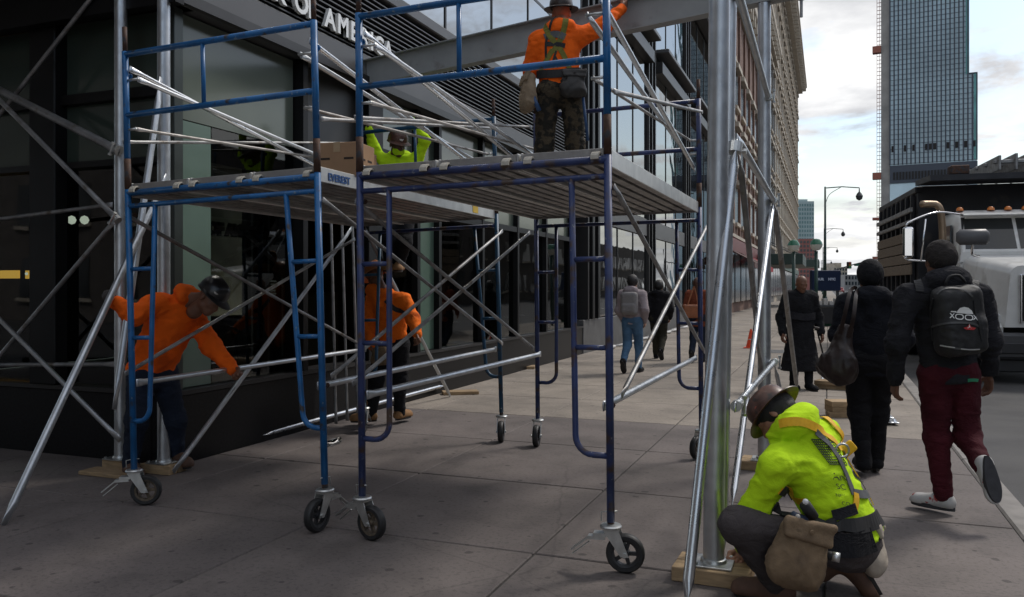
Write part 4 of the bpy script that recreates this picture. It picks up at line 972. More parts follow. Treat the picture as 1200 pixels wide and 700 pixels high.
def hand_tpl(curl, thumb=.4, spread=.0):
    gs = [[box_((0, .045, 0), I3, (.040, .046, .0135), .0125), cone_((.0, .0, 0), (0, -.03, 0), .026, .028, (0, 0, 1), .75)]]
    for bx, ln, ys_ in ((.030, .070, .088), (.010, .079, .091), (-.011, .073, .089), (-.031, .057, .082)):
        p = np.array([bx, ys_-.012, 0.]); a = 0; g_ = []
        for s, fr in ((.45, .9), (.30, 1.1), (.25, .8)):
            a += curl*fr*R(75) if True else 0; q = p+ln*s*1.05*np.array([spread*bx, math.cos(a), -math.sin(a)]); g_.append(cone_(p, q, .0098-.001*(s < .4), .0088-.001*(s < .4))); p = q
        gs.append(g_)
    p0 = np.array([.026, .018, -.004]); p1 = p0+[.032-.012*thumb, .028, -.016*thumb-.006]; p2 = p1+[.010-.022*thumb, .030, -.012-.012*thumb]; p3 = p2+[-.004-.014*thumb, .022, -.006-.012*thumb]
    gs.append([cone_(p0, p1, .014, .0118), cone_(p1, p2, .0118, .0105), cone_(p2, p3, .0105, .0085)])
    return sdfmesh(gs, .0045, .012, .006)
HANDS = {'relax': hand_tpl(.33, .3), 'grip': hand_tpl(.95, 1.0), 'flat': hand_tpl(.12, .2, .25)}
def shoe_tpl(kind):
    if kind == 'boot':
        up = [[cone_((0, -.055, .045), (0, .13, .035), .042, .037, (1, 0, 0), 1.08), cone_((0, .03, .07), (0, .12, .045), .045, .038), cone_((0, -.05, .06), (0, -.025, .20), .046, .056), cone_((0, .15, .032), (0, .155, .032), .037, .037)]]
    else:
        up = [[cone_((0, -.06, .042), (0, .13, .032), .036, .032, (1, 0, 0), 1.1), cone_((0, .0, .065), (0, .10, .042), .040, .034), cone_((0, -.055, .06), (0, -.04, .10), .038, .042), cone_((0, .15, .03), (0, .16, .028), .032, .030)]]
    u = sdfmesh(up, .009, .05, .01, (), [((0, 0, .018), (0, 0, -1))])
    out = []; n = 22
    for k in range(n):
        a = 2*math.pi*k/n; y = .040+.142*math.sin(a); x = .046*math.cos(a)*(1+.16*math.sin(a))*(1 if math.sin(a) > 0 else .92); out.append((x, y))
    hs = .030 if kind != 'boot' else .034
    v = [(x*.97, y, 0) for x, y in out]+[(x*1.04, y*1.0, .008) for x, y in out]+[(x*1.02, y, hs) for x, y in out]+[(x*.9, .04+(y-.04)*.92, hs+.003) for x, y in out]
    f = [(r_*n+k, r_*n+(k+1) % n, (r_+1)*n+(k+1) % n, (r_+1)*n+k) for r_ in range(3) for k in range(n)]+[tuple(range(n))[::-1], tuple(3*n+k for k in range(n))]
    return u, (np.array(v), f)
SHOES = {'boot': shoe_tpl('boot'), 'shoe': shoe_tpl('shoe')}

def skin_m(nm, c): return mat('skin '+nm, c, .5, 0, .12, 25, .05, 120, spec=.4)
SK = {'dark': skin_m('deep brown', (.085, .04, .025)), 'brown': skin_m('brown', (.16, .075, .045)), 'tan': skin_m('tan', (.34, .17, .11)), 'light': skin_m('light', (.46, .27, .20))}
eye_m = mat('eye', (.02, .015, .012), .2)
def fab(nm, c, var=.12, bump=.25, bs=220, rough=.9, **k): k.setdefault('crease', .36); return mat(nm, c, rough, 0, var, 5, bump, bs, spec=.2, **k)
hiviz = fab('hi-vis yellow fleece', (.50, .77, .015), .10, .2, col2=(.30, .52, .02), c2scale=5, c2lo=.58, c2hi=.74, crease=.13); hivo = fab('hi-vis orange fleece', (.92, .135, .010), .12, .2, col2=(.62, .085, .010), c2scale=4, c2lo=.55, c2hi=.72, crease=.16)
orange2 = fab('orange work jacket', (.82, .16, .012), .1, col2=(.5, .09, .012), c2scale=5, c2lo=.56, c2hi=.72)
blackc = fab('black cloth', (.011, .011, .013), .3); charc = fab('charcoal cloth', (.020, .020, .024), .25); denim = fab('dark denim', (.016, .022, .038), .3); jeans = fab('blue jeans', (.07, .14, .235), .3)
grayp = fab('dark grey work trousers', (.056, .048, .048), .2, crease=.25); maroon = fab('maroon trousers', (.056, .008, .013), .25); camo = fab('brown camouflage trousers', (.065, .05, .032), .3, col2=(.022, .02, .016), c2scale=16, c2lo=.47, c2hi=.53)
mauve = fab('grey pink hooded jacket', (.30, .255, .265), .12); rustc = fab('rust brown coat', (.20, .055, .028), .2); olive = fab('dark olive trousers', (.03, .028, .02), .2)
leather = mat('worn suede leather', (.17, .115, .065), .85, 0, .3, 9, .3, 90, col2=(.09, .06, .035), c2scale=7, c2lo=.5, c2hi=.7)
bleather = mat('dark brown leather', (.020, .011, .009), .4, 0, .3, 12, .1, 80); oleather = mat('orange tan leather', (.26, .085, .03), .45, 0, .2, 10)
tanboot = mat('tan nubuck boot', (.25, .13, .05), .8, 0, .25, 14, .1, 80); brownboot = mat('brown work boot', (.10, .05, .03), .7, 0, .3, 14, .1, 80); solem = mat('dark boot sole', (.02, .018, .016), .7, 0, .2, 30, .2, 60)
yel = mat('yellow harness webbing', (.72, .40, .01), .7, 0, .12, 20, .1, 200); greyweb = mat('grey harness webbing', (.09, .095, .10), .75, 0, .2, 20, .1, 200); blackweb = mat('black webbing', (.012, .012, .013), .7, 0, .2, 30); oliveweb = mat('olive yellow webbing', (.16, .15, .02), .75, 0, .2, 20)
def std(H=1.75, **over):
    s = H/1.75; J = dict(pelvis=(0, 0, .95), chest=(0, 0, 1.27), neck=(0, -.01, 1.455), head=(0, .03, 1.62), shL=(-.185, -.01, 1.405), shR=(.185, -.01, 1.405), elL=(-.24, -.02, 1.12), elR=(.24, -.02, 1.12), wrL=(-.25, .05, .87), wrR=(.25, .05, .87),
             hipL=(-.095, 0, .91), hipR=(.095, 0, .91), knL=(-.10, .02, .50), knR=(.10, .02, .50), anL=(-.10, -.02, .09), anR=(.10, -.02, .09), toL=(-.12, .16, .03), toR=(.12, .16, .03))
    J = {k: np.array(v, float)*s for k, v in J.items()}
    for k, v in over.items(): J[k] = np.array(v, float)*s
    return J
def placeJ(J, base, yaw): M = rotz(yaw); return {k: M@v+np.asarray(base, float) for k, v in J.items()}

def person(label, base, J, skin, top, bot, shoe, group=None, h=.013, face=None, headup=(0, 0, 1), hands=('relax', 'relax'), palms=(None, None), hood=None, collar=False, robe=None, hem=.10, bulk=1., sleeve=1., legb=1., hood_up=False, gloves=None, skirt=None, b2=1., fold=1., waist=1.):
    P = thing('person', label, 'person', base, group=group)
    J = {k: np.asarray(v, float) for k, v in J.items()}
    up = nrm(J['neck']-J['pelvis']); right = nrm(J['shR']-J['shL']); fwd = nrm(np.cross(up, right)); P['_'] = 0; del P['_']
    hr = nrm(J['hipR']-J['hipL']); hf = nrm(np.cross((0, 0, 1.), hr)); face = fwd if face is None else nrm(face)
    mid = (J['pelvis']+J['chest'])/2
    tors = [cone_(J['pelvis']-up*hem*.6, mid, .158*bulk*waist, .152*bulk*waist, fwd, .72), cone_(mid, J['chest'], .152*bulk*waist, .168*bulk, fwd, .70), cone_(J['shL']*.86+J['shR']*.14, J['shR']*.86+J['shL']*.14, .082*bulk, .082*bulk),
            cone_(J['chest'], J['neck']-up*.02, .14*bulk, .075, fwd, .75)]
    def arm(s, k=1.): return [cone_(J['sh'+s], J['el'+s], .074*sleeve*k, .058*sleeve*k), cone_(J['el'+s], J['wr'+s], .058*sleeve*k, .044*sleeve*k)]
    topg = [tors, arm('L'), arm('R')]
    if hood is not None and not hood_up:
        n0 = J['neck']; b = -fwd
        topg.append([cone_(n0+right*.085+fwd*.03+up*.0, n0+right*.07+b*.06+up*.02, .036, .045), cone_(n0-right*.085+fwd*.03, n0-right*.07+b*.06+up*.02, .036, .045), cone_(n0+right*.06+b*.085+up*.015, n0-right*.06+b*.085+up*.015, .052*hood, .052*hood), cone_(n0+b*.10+up*.01, n0+b*.115-up*.12, .055*hood, .04*hood, fwd, .7)])
    if collar: topg.append([cone_(J['neck']-up*.01+fwd*.01, J['neck']+up*.055+fwd*.015, .078, .070)])
    def leg(s, k=1.): return [cone_(J['hip'+s], J['kn'+s], .098*legb*k, .072*legb*k), cone_(J['kn'+s], J['an'+s], .070*legb*k, .056*legb*b2*k)]
    seat = [cone_(J['hipL']*.8+J['hipR']*.2+(0, 0, .015), J['hipR']*.8+J['hipL']*.2+(0, 0, .015), .128*legb, .128*legb, hf, .92), cone_(J['pelvis'], J['pelvis']+up*.04, .142, .135, fwd, .8)]
    botg = [seat, leg('L'), leg('R')]
    # body
    vs, fs, n = [], [], 0
    def addm(v, f, off=None):
        nonlocal n
        vs.append(v); fs.extend((np.asarray(f)+n).tolist() if isinstance(f, np.ndarray) else [[a+n for a in q] for q in f]); n += len(v)
    bodyg = [[cone_(J['pelvis'], mid, .12, .11, fwd, .7), cone_(mid, J['chest'], .11, .13, fwd, .68), cone_(J['shL']*.8+J['shR']*.2, J['shR']*.8+J['shL']*.2, .055, .055), cone_(J['chest'], J['neck'], .10, .055), cone_(J['neck'], J['head']-face*.02, .052, .05),
              cone_(J['hipL'], J['knL'], .075, .05), cone_(J['knL'], J['anL'], .05, .036), cone_(J['hipR'], J['knR'], .075, .05), cone_(J['knR'], J['anR'], .05, .036),
              cone_(J['shL'], J['elL'], .045, .036), cone_(J['elL'], J['wrL'], .036, .028), cone_(J['shR'], J['elR'], .045, .036), cone_(J['elR'], J['wrR'], .036, .028)]]
    addm(*sdfmesh(bodyg, .022, .04))
    HR = frame(face, headup); addm(xf(HEAD[0], HR, J['head']), HEAD[1])
    HF = []
    for s, hk, pn in (('L', hands[0], palms[0]), ('R', hands[1], palms[1])):
        d_ = nrm(J['wr'+s]-J['el'+s]); pn = (right if s == 'L' else -right) if pn is None else np.asarray(pn, float)
        Fm = frame(d_, -pn); hv, hf_ = HANDS[hk]; hv = hv.copy()
        # template has its thumb on +x: a left hand seen palm down
        if s == 'R': hv[:, 0] *= -1; hf_ = hf_[:, ::-1]
        hv = xf(hv, Fm, J['wr'+s]+d_*.012); HF.append((hv, hf_))
        if not (gloves and s in gloves): addm(hv, hf_)
    build('body', np.concatenate(vs), fs, skin, P, smooth=True)
    for s in (gloves or ''): i = 'LR'.index(s); build('glove', HF[i][0]+0, HF[i][1], mat('dark work glove', (.05, .043, .04), .8, 0, .3, 20), P, smooth=True)
    # eyes and brows
    for s in (-1, 1):
        v, f = latheg([(.002, -.008), (.009, -.004), (.011, 0), (.009, .004), (.002, .008)], 8); build('eye', xf(np.asarray(v)*[1, .5, .8]+[s*.030, .078, .004], HR, J['head']), f, eye_m, P, smooth=True)
        v, f = tubeg([(s*.014, .089, .022), (s*.032, .087, .027), (s*.048, .074, .020)], .0045, 6); build('eyebrow', xf(v, HR, J['head']), f, blackc, P, smooth=True)
    if robe:
        g_ = [cone_(J['pelvis'], robe[0], .17, robe[1], fwd, .8)]; topg[0] += g_
    if skirt: topg[0].append(cone_(J['pelvis'], skirt[0], skirt[1], skirt[2], fwd, .8))
    cuts = [(J['pelvis']-up*hem, -up)] if not (robe or skirt) else [((robe or skirt)[0], (0, 0, -1))]
    tm, bm = top[0], bot[0]; FA = fold
    build(top[1], *sdfmesh(topg, h, .06, .034, [(.0085*FA, 8, (1, 1, 1.7)), (.0045*FA, 19, (1, 1, 1.9))], cuts), tm, P, smooth=True)
    build(bot[1], *sdfmesh(botg, h, .05, .014, [(.006, 9, (1, 1, 2.2)), (.003, 24, (1, 1, 2))]), bm, P, smooth=True)
    for s in 'LR':
        (uv, uf), (sv_, sf) = SHOES[shoe[0]]; d_ = J['to'+s]-J['an'+s]; shin = nrm(J['kn'+s]-J['an'+s])
        y = nrm(J['to'+s]-(J['an'+s]-shin*.0)); 
        # foot frame: forward along heel->toe, up as square to it towards the shin
        fy = nrm(d_-np.dot(d_, (0, 0, 1))*np.array([0, 0, 1.])) if J['an'+s][2]-J['to'+s][2] < .12 else nrm(d_)
        upv = np.array([0, 0, 1.]) if J['an'+s][2]-J['to'+s][2] < .12 else shin
        if s+'foot' in J: fy = nrm(J[s+'foot']); upv = nrm(J[s+'up'])
        Fm = frame(fy, upv); o0 = J['an'+s]-Fm[:, 2]*.075+Fm[:, 1]*.03
        if upv[2] > .99: o0[2] = max(o0[2], base[2]+.001) if abs(o0[2]-base[2]) > .02 else base[2]+.001
        so_ = build('shoe' if shoe[0] == 'shoe' else 'boot', xf(uv, Fm, o0), uf, shoe[1], P, smooth=True)
        build('sole', xf(sv_, Fm, o0), sf, shoe[2], so_, smooth=False)
    P2 = dict(P=P, J=J, up=up, right=right, fwd=fwd, face=face, HR=HR, sdf=lambda q: ev(topg, q, .06, .034), bsdf=lambda q: ev(botg, q, .05, .014))
    return P2
def hard_hat(p, m, full=True, sticker=None, z=.045, sc=1.):
    H0 = p['HR']; HR = H0*sc; c = p['J']['head']+H0[:, 2]*z-H0[:, 1]*.012
    dome = [(.112, 0), (.113, .02), (.108, .055), (.094, .085), (.070, .107), (.038, .118), (.005, .121)]
    v, f = latheg(dome, 28, 'z', (0, 0, 0), .93, 1.12); v = np.asarray(v)
    ridge = np.exp(-(v[:, 0]/.02)**2)*.010*(v[:, 2] > .04); v[:, 2] += ridge
    o = auto_smooth(build('hard_hat', xf(v, HR, c), f, m, p['P'], smooth=True), 60)
    n = 36; vin, vout = [], []
    for k in range(n):
        a = 2*math.pi*k/n; fr = math.sin(a); wd = .052 if full else (.055*max(0, fr)**1.2+.008)
        r0, r1 = .111, .111+wd
        vin.append((r0*.93*math.cos(a), r0*1.12*math.sin(a), .006)); vout.append((r1*.95*math.cos(a), r1*1.10*math.sin(a), -.010-.008*fr*fr))
    v = vin+vout+[(x, y, z_-.005) for x, y, z_ in vout]+[(x, y, z_-.006) for x, y, z_ in vin]
    f = [(r_*n+k, r_*n+(k+1) % n, ((r_+1) % 4)*n+(k+1) % n, ((r_+1) % 4)*n+k) for r_ in range(4) for k in range(n)]
    auto_smooth(build('brim', xf(np.array(v), HR, c), [q[::-1] for q in f], m, o, smooth=True), 50)
    v, f = latheg([(.100, -.012), (.104, -.012), (.104, .004), (.100, .004)], 24, 'z', (0, 0, 0), .93, 1.12); build('sweatband', xf(v, HR, c), f[:-2], blackweb, o)
    if sticker:
        for (ax_, el, sm, sr) in sticker:
            d_ = np.array([math.sin(ax_)*math.cos(el), math.cos(ax_)*math.cos(el), math.sin(el)]); pt = d_*[.105*1.0, .127, .112]; zz = nrm(d_/np.array([.105, .127, .112])); Fm = frame(np.cross(zz, (1, .2, .1)), zz)
            v, f = latheg([(sr, -.004), (sr*.98, .002), (sr*.5, .004), (.001, .0045)], 14); build('sticker', xf(xf(v, Fm, pt), HR, c), f, sm, o)
    return o

# ================================================================== PEOPLE
def cast(sdf, px, py, off=.006, z0=2.5, z1=20., n=60):
    """point where the sight line through a photo pixel meets a surface"""
    d = ray(px, py); z = z0; best = None
    for _ in range(n):
        p = CP+z*d; s = float(sdf(p[None])[0])
        if best is None or s < best[0]: best = (s, p)
        if s < off*1.05: return p
        z += max(s-off, .002)*.8/np.linalg.norm(d)
        if z > z1: break
    return best[1]
def castN(sdf, pts, **k): return [cast(sdf, x, y, **k) for x, y in pts]
def mapprint(name, v2, f, org, ux, vx, sdf, m, parent, off=.006, **k):
    """lay flat artwork on a surface: (u,v) units run along two photo directions"""
    v2 = np.asarray(v2, float); out = []
    for u, v_ in v2[:, :2]: out.append(cast(sdf, org[0]+u*ux[0]+v_*vx[0], org[1]+u*ux[1]+v_*vx[1], off=off, **k))
    return build(name, out, f, m, parent)
def gridplane(nu, nv, u0, u1, v0, v1):
    v = [(u0+(u1-u0)*i/nu, v0+(v1-v0)*j/nv) for j in range(nv+1) for i in range(nu+1)]; f = [(j*(nu+1)+i, j*(nu+1)+i+1, (j+1)*(nu+1)+i+1, (j+1)*(nu+1)+i) for j in range(nv) for i in range(nu)]
    return v, f
def sdfpart(name, groups, h, m, parent, k=.03, folds=(), cuts=(), kg=.01): return build(name, *sdfmesh(groups, h, k, kg, folds, cuts), m, parent, smooth=True)
def beanie(p, m, name='beanie', low=.0, fat=1.0, back=0.):
    HR = p['HR']; c = p['J']['head']
    g_ = [[ell_(c+HR[:, 2]*.045-HR[:, 1]*.012, HR, np.array([.090, .108, .098])*fat), ell_(c+HR[:, 2]*.01-HR[:, 1]*.03, HR, np.array([.088, .095, .09])*fat)]]
    return sdfpart(name, g_, (.009), m, p['P'], .03, [(.0035, 42, (1, 1, .5))], [(c+HR[:, 2]*low, nrm(-HR[:, 2]+HR[:, 1]*(.35+back)))])
def hairm(nm, c): return mat(nm, c, .6, 0, .3, 30, .4, 160, stretch=(3, 3, 1))
hat_black = mat('black helmet shell', (.012, .012, .013), .3, coat=.2); hat_brown = mat('scuffed brown helmet shell', (.085, .035, .022), .4, 0, .4, 22, .05, 60, col2=(.03, .02, .015), c2scale=18, c2lo=.5, c2hi=.6)
stk_w = mat('pale sticker', (.45, .42, .38), .5, 0, .5, 60); stk_r = mat('dull red sticker', (.30, .07, .04), .5)

# --- kneeling worker in hi-vis yellow -------------------------------------------------
b5 = PG(940, 700)
J5 = dict(pelvis=PZ(1000, 632, 3.95), chest=PZ(953, 548, 3.97), neck=PZ(922, 503, 4.0), head=PZ(909, 488, 4.05), shL=PZ(908, 548, 3.80), shR=PZ(968, 508, 4.16), elL=PZ(882, 603, 3.86), wrL=PZ(878, 645, 4.12),
          elR=PZ(905, 565, 4.32), wrR=PZ(872, 642, 4.25), hipL=PZ(984, 640, 3.84), hipR=PZ(1008, 636, 4.08), knL=PZ(864, 615, 3.76), anL=PZ(913, 686, 3.85), toL=PZ(872, 699, 3.92), knR=PZ(930, 652, 4.22), anR=PZ(990, 655, 4.0), toR=PZ(1010, 690, 3.95),
          Lfoot=(-Rv*.85+Fv*.45), Lup=(0, 0, 1.), Rfoot=Rv*.35-Fv*.25-Uv*.72, Rup=-Rv*.75+Fv*.2-Uv*.3)
p5 = person('kneeling worker in hi-vis yellow hoodie with yellow harness and tool pouches', (b5[0], b5[1], 0), J5, SK['tan'], (hiviz, 'hoodie'), (grayp, 'trousers'), ('boot', brownboot, solem), h=.0095, face=-Rv*.62+Fv*.12-Uv*.78, headup=-Rv*.50+Fv*.62+Uv*.60, hands=('relax', 'grip'), hood=1.25, hem=.02, fold=1.0, waist=1.06, bulk=1.13, sleeve=1.05, legb=1.06)
beanie(p5, hairm('dark hair', (.012, .010, .010)), 'hair', -.07, .97)
hard_hat(p5, hat_brown, True, z=.035, sc=.94, sticker=[(-1.2, .5, stk_r, .022), (1.5, .5, stk_w, .02), (2.6, .5, stk_r, .02)])
S5 = p5['sdf']; kw = dict(z0=3.2, z1=4.6)
def s5(nm, pts, wd, m, off=.009): return strap(nm, castN(S5, pts, **kw), wd, S5, m, p5['P'], off)
s5('harness_strap', [(913, 497), (935, 494), (958, 502), (978, 516), (986, 528)], .042, yel)
s5('harness_strap', [(964, 487), (978, 500), (988, 516), (993, 530)], .036, yel, .008)
s5('harness_strap', [(956, 506), (974, 524), (984, 540), (993, 560), (1000, 580)], .030, greyweb, .012)
s5('harness_strap', [(990, 528), (1004, 546), (1014, 566), (1020, 582)], .030, greyweb, .012)
s5('harness_strap', [(993, 537), (999, 548), (1004, 558)], .034, yel, .016); s5('harness_strap', [(1002, 534), (1009, 546), (1014, 557)], .032, yel, .016)
s5('harness_strap', [(1000, 578), (1010, 580), (1020, 578)], .040, greyweb, .016)
s5('harness_strap', [(1002, 578), (1003, 590), (998, 602)], .034, yel, .017); s5('harness_strap', [(1020, 572), (1023, 582), (1023, 592)], .03, yel, .014)
s5('harness_strap', [(914, 575), (928, 582), (944, 588)], .036, yel, .010); s5('strap_buckle', [(916, 574), (922, 578), (926, 580)], .05, blackweb, .016)
c = cast(S5, 987, 528, .02, **kw); build('dorsal_ring', *tubeg([c+.032*(math.cos(a)*nrm(Rv*.8-Uv*.5)+math.sin(a)*nrm(Uv*.8+Rv*.5)) for a in np.linspace(0, 2*math.pi, 15)], .006, 8), zinc, p5['P'], smooth=True)
c = cast(S5, 994, 526, .012, **kw); sdfpart('dorsal_pad', [[box_(c, frame(Rv*.6-Uv*.7, -Fv), (.038, .030, .012), .01)]], .006, yel, p5['P'])
pm = mat('dark garment print', (.05, .07, .03), .85)
gp = MB()
u_, v_ = (3.6, 4.6), (5.2, 1.6)   # photo directions: rows run along u
for i in range(9):
    a = [(951+5.2*.62*i*.95, 515+1.2*i*.3+0), ]
for r_ in range(11):
    x0, y0 = 951+2.15*r_, 515+2.9*r_
    q = castN(S5, [(x0, y0), (x0+12, y0+.5), (x0+24-r_*.4, y0+1)], off=.004, **kw); q = resample(q, .02); gp.add(*tubeg(q, .0024, 4))
for k in range(10):
    x0, y0 = 951+2.4*k, 515
    q = castN(S5, [(x0, y0), (x0+10.5, y0+14.5), (x0+21.5-.2*k, y0+29)], off=.004, **kw); q = resample(q, .02); gp.add(*tubeg(q, .0018, 4))
gp.build('garment_print', pm, p5['P'])
for txt, org, sz in (('AN', (976, 562), 13), ('SC', (981, 573), 10), ('NEW', (980, 582), 6), ('CO', (987, 592), 7)):
    v, f = textg(txt, 1., 0, 1.0); mapprint('garment_lettering', v, f, org, (sz*.98, sz*.12), (-sz*.30, -sz*.92), S5, pm, p5['P'], .0045, **kw)
# belt, pouches, tools
U5 = lambda q: np.minimum(S5(q), p5['bsdf'](q))
bp = castN(U5, [(905, 596), (925, 604), (950, 612), (975, 616), (1000, 617), (1020, 613), (1030, 606)], **kw); strap('tool_belt', bp, .075, U5, blackweb, p5['P'], .012, .008)
strap('belt_pad', castN(U5, [(950, 630), (975, 638), (1000, 640), (1022, 632)], **kw), .11, U5, blackc, p5['P'], .010, .012)
strap('belt_label', castN(U5, [(975, 604), (990, 600), (1002, 596)], **kw), .05, U5, charc, p5['P'], .022, .004)
def pouch(p, name, c, Fm, w_, hh, dp, m, flap=True):
    X, Y, Z = Fm[:, 0], Fm[:, 1], Fm[:, 2]     # x width, y outwards, z up
    g_ = [[box_(c, Fm, (w_*.5, dp*.5, hh*.5), .045), ell_(c-Z*hh*.24+Y*dp*.12, Fm, (w_*.55, dp*.62, hh*.33)), cone_(c-Z*hh*.3-X*w_*.25, c-Z*hh*.3+X*w_*.25, dp*.55, dp*.55)]]
    o = sdfpart(name, g_, .0085, m, p['P'], .05, [(.007, 11, (1, 1, 1)), (.003, 26, (1, 1, 1))])
    if flap:
        t = c+Z*hh*.40+Y*dp*.25; sd = lambda q: ev(g_, q, .05)
        sdfpart('pouch_flap', [[box_(t+Y*.010, Fm@np.array([[1, 0, 0], [0, .94, -.34], [0, .34, .94]]), (w_*.52, .013, hh*.17), .012), cone_(t-X*w_*.50+Z*hh*.16, t+X*w_*.46+Z*hh*.05, .017, .015)]], .0065, m, p['P'], .02, [(.005, 14, (1, 1, 1))])
        for k in (.0,):
            v, f = latheg([(.001, -.004), (.011, -.003), (.011, .003), (.001, .005)], 10); build('rivet', xf(v, frame(Z, Y), t+Y*.036+X*w_*k+Z*.005), f, m, p['P'])
    return o
pf = frame(-Fv*.9+Rv*.1, Uv*.9+Rv*.28)
pouch(p5, 'tool_pouch', PZ(936, 648, 3.66), pf, .225, .27, .10, leather)
pf2 = frame(Rv*.8-Fv*.35, Uv*.95+Rv*.22)
pouch(p5, 'canvas_pouch', PZ(1023, 640, 3.95), pf2, .20, .22, .07, mat('off white canvas', (.36, .31, .25), .85, 0, .15, 10, .2, 80), True)
def rod(p, nm, a, b, r, m): return build(nm, *tubeg([a, b], r, 12), m, p['P'], smooth=True)
rod(p5, 'tool_handle', PZ(966, 650, 3.66), PZ(981, 653, 3.64), .020, blackweb); rod(p5, 'tool_cap', PZ(975, 652, 3.645), PZ(984, 654, 3.635), .022, zinc)
rod(p5, 'torch_body', PZ(943, 591, 3.66), PZ(953, 606, 3.68), .026, blackweb); rod(p5, 'torch_lens', PZ(944, 588, 3.635), PZ(944, 588, 3.625), .013, mat('bright lens', (.7, .7, .7), .2))
rod(p5, 'tape_clip', PZ(928, 604, 3.66), PZ(944, 612, 3.66), .022, mat('navy nylon', (.01, .02, .05), .6)); rod(p5, 'clip_eyelet', PZ(935, 605.5, 3.635), PZ(935, 605.5, 3.63), .011, stk_w)

# --- walker with the backpack ------------------------------------------------------------
b11 = PG(1105, 603)
Z1 = 5.34
J11 = dict(pelvis=PZ(1112, 432, Z1), chest=PZ(1107, 372, Z1), neck=PZ(1103, 332, Z1), head=PZ(1101, 306, Z1+.03), shL=PZ(1062, 348, Z1-.02), shR=PZ(1148, 346, Z1), elL=PZ(1051, 402, Z1-.03), elR=PZ(1160, 400, Z1), wrL=PZ(1049, 446, Z1+.05), wrR=PZ(1159, 440, Z1+.1),
           hipL=PZ(1095, 440, Z1), hipR=PZ(1128, 440, Z1), knL=PZ(1098, 515, Z1+.05), anL=PZ(1106, 584, Z1+.02), knR=PZ(1134, 512, Z1-.02), anR=PZ(1152, 548, Z1-.30), toL=PZ(1082, 592, Z1+.22), toR=PZ(1158, 615, Z1-.35),
           Lfoot=Fv*.75-Rv*.62, Lup=(0, 0, 1.), Rfoot=-Uv*.93+Rv*.10-Fv*.22, Rup=Fv*.93-Uv*.2)
sneak = mat('white and grey trainer', (.45, .44, .43), .6, 0, .1, 12, col2=(.28, .03, .03), c2scale=7, c2lo=.62, c2hi=.64); soleg = mat('dark rubber sole', (.035, .035, .04), .7, 0, .25, 20, .2, 40)
p11 = person('man in black jacket and maroon trousers walking away with black backpack', (b11[0], b11[1], 0), J11, SK['brown'], (charc, 'jacket'), (maroon, 'trousers'), ('shoe', sneak, soleg), h=.011, face=Fv*.95-Rv*.1, hem=.09, bulk=1.14, sleeve=1.12, hood=1.5, hands=('relax', 'relax'), legb=1.06, b2=.95)
beanie(p11, fab('dark brown knit cap', (.030, .026, .025), .2), 'knit_cap', -.04, .98)
S11 = p11['sdf']; fw, rt, upv = p11['fwd'], p11['right'], p11['up']
bc = PZ(1123, 376, Z1-.19); Fm = frame(-fw, upv); BP = [[box_(bc, Fm, (.155, .085, .225), .075), box_(bc-upv*.09-fw*.055, Fm, (.135, .055, .115), .045)]]
bpk = sdfpart('backpack', BP, .009, mat('black pack cordura', (.013, .013, .014), .6, 0, .3, 20, .25, 260), p11['P'], .03, [(.005, 10, (1, 1, 1)), (.002, 30, (1, 1, 1))])
SB = lambda q: ev(BP, q, .03); kb_ = dict(z0=4.5, z1=5.6)
build('grab_handle', *tubeg(resample([PZ(1108, 334, Z1-.2), PZ(1112, 325, Z1-.2), PZ(1124, 323, Z1-.2), PZ(1131, 331, Z1-.2)], .02), .009, 8), blackweb, bpk, smooth=True)
for pts in ([(1098, 345), (1108, 338), (1125, 338), (1140, 348)], [(1090, 384), (1110, 379), (1140, 379), (1152, 386)], [(1103, 405), (1118, 408), (1135, 410), (1148, 409)]):
    strap('zip_seam', castN(SB, pts, **kb_), .012, SB, mat('grey zip tape', (.06, .06, .06), .5), bpk, .006, .003)
strap('reflective_piping', castN(SB, [(1102, 405), (1112, 406.5), (1119, 407.5)], **kb_), .006, SB, mat('pale piping', (.45, .45, .44), .4), bpk, .010, .003); strap('reflective_piping', castN(SB, [(1126, 409), (1136, 410), (1148, 409.5)], **kb_), .006, SB, MATS['pale piping'], bpk, .010, .003)
for a_, b_ in (((1093, 350), (1085, 400)), ((1143, 352), (1152, 400))): strap('compression_strap', castN(SB, [a_, ((a_[0]+b_[0])/2, (a_[1]+b_[1])/2), b_], **kb_), .022, SB, blackweb, bpk, .008, .004)
wp = mat('white print', (.72, .72, .70), .6); rp_ = mat('red print', (.45, .03, .03), .6)
def emb(nm, poly, m, org=(1130, 369)):
    n = len(poly); c_ = np.mean(poly, 0); v = [tuple(c_)]+[tuple(q) for q in poly]; f = [(0, 1+k, 1+(k+1) % n) for k in range(n)]
    return mapprint(nm, v, f, org, (1, .08), (0, -1), SB, m, bpk, .008, **kb_)
emb('cap_print', [(-9, 1.5), (-8, 4), (-5, 7.5), (0, 9.2), (5, 8.4), (9, 5.5), (10.5, 1.6), (3, 1.2)], wp); emb('cap_peak_print', [(-9, 1.7), (-9.2, 3.4), (-15.5, 3.2), (-16, 2)], wp)
def ringp(nm, cx_, cy_, rx, ry, t_, m):
    v = []; n = 16
    for k in range(n):
        a = 2*math.pi*k/n; q = abs(math.cos(a))**.7*np.sign(math.cos(a)), abs(math.sin(a))**.8*np.sign(math.sin(a))
        v += [(cx_+rx*q[0], cy_+ry*q[1]), (cx_+(rx-t_)*q[0], cy_+(ry-t_)*q[1])]
    return mapprint(nm, v, [(2*k, 2*((k+1) % n), 2*((k+1) % n)+1, 2*k+1) for k in range(n)], (1130, 369), (1, .08), (0, -1), SB, m, bpk, .008, **kb_)
ringp('glasses_print', -5.6, -2.8, 5.0, 3.4, 1.0, wp); ringp('glasses_print', 5.6, -2.8, 5.0, 3.4, 1.0, wp)
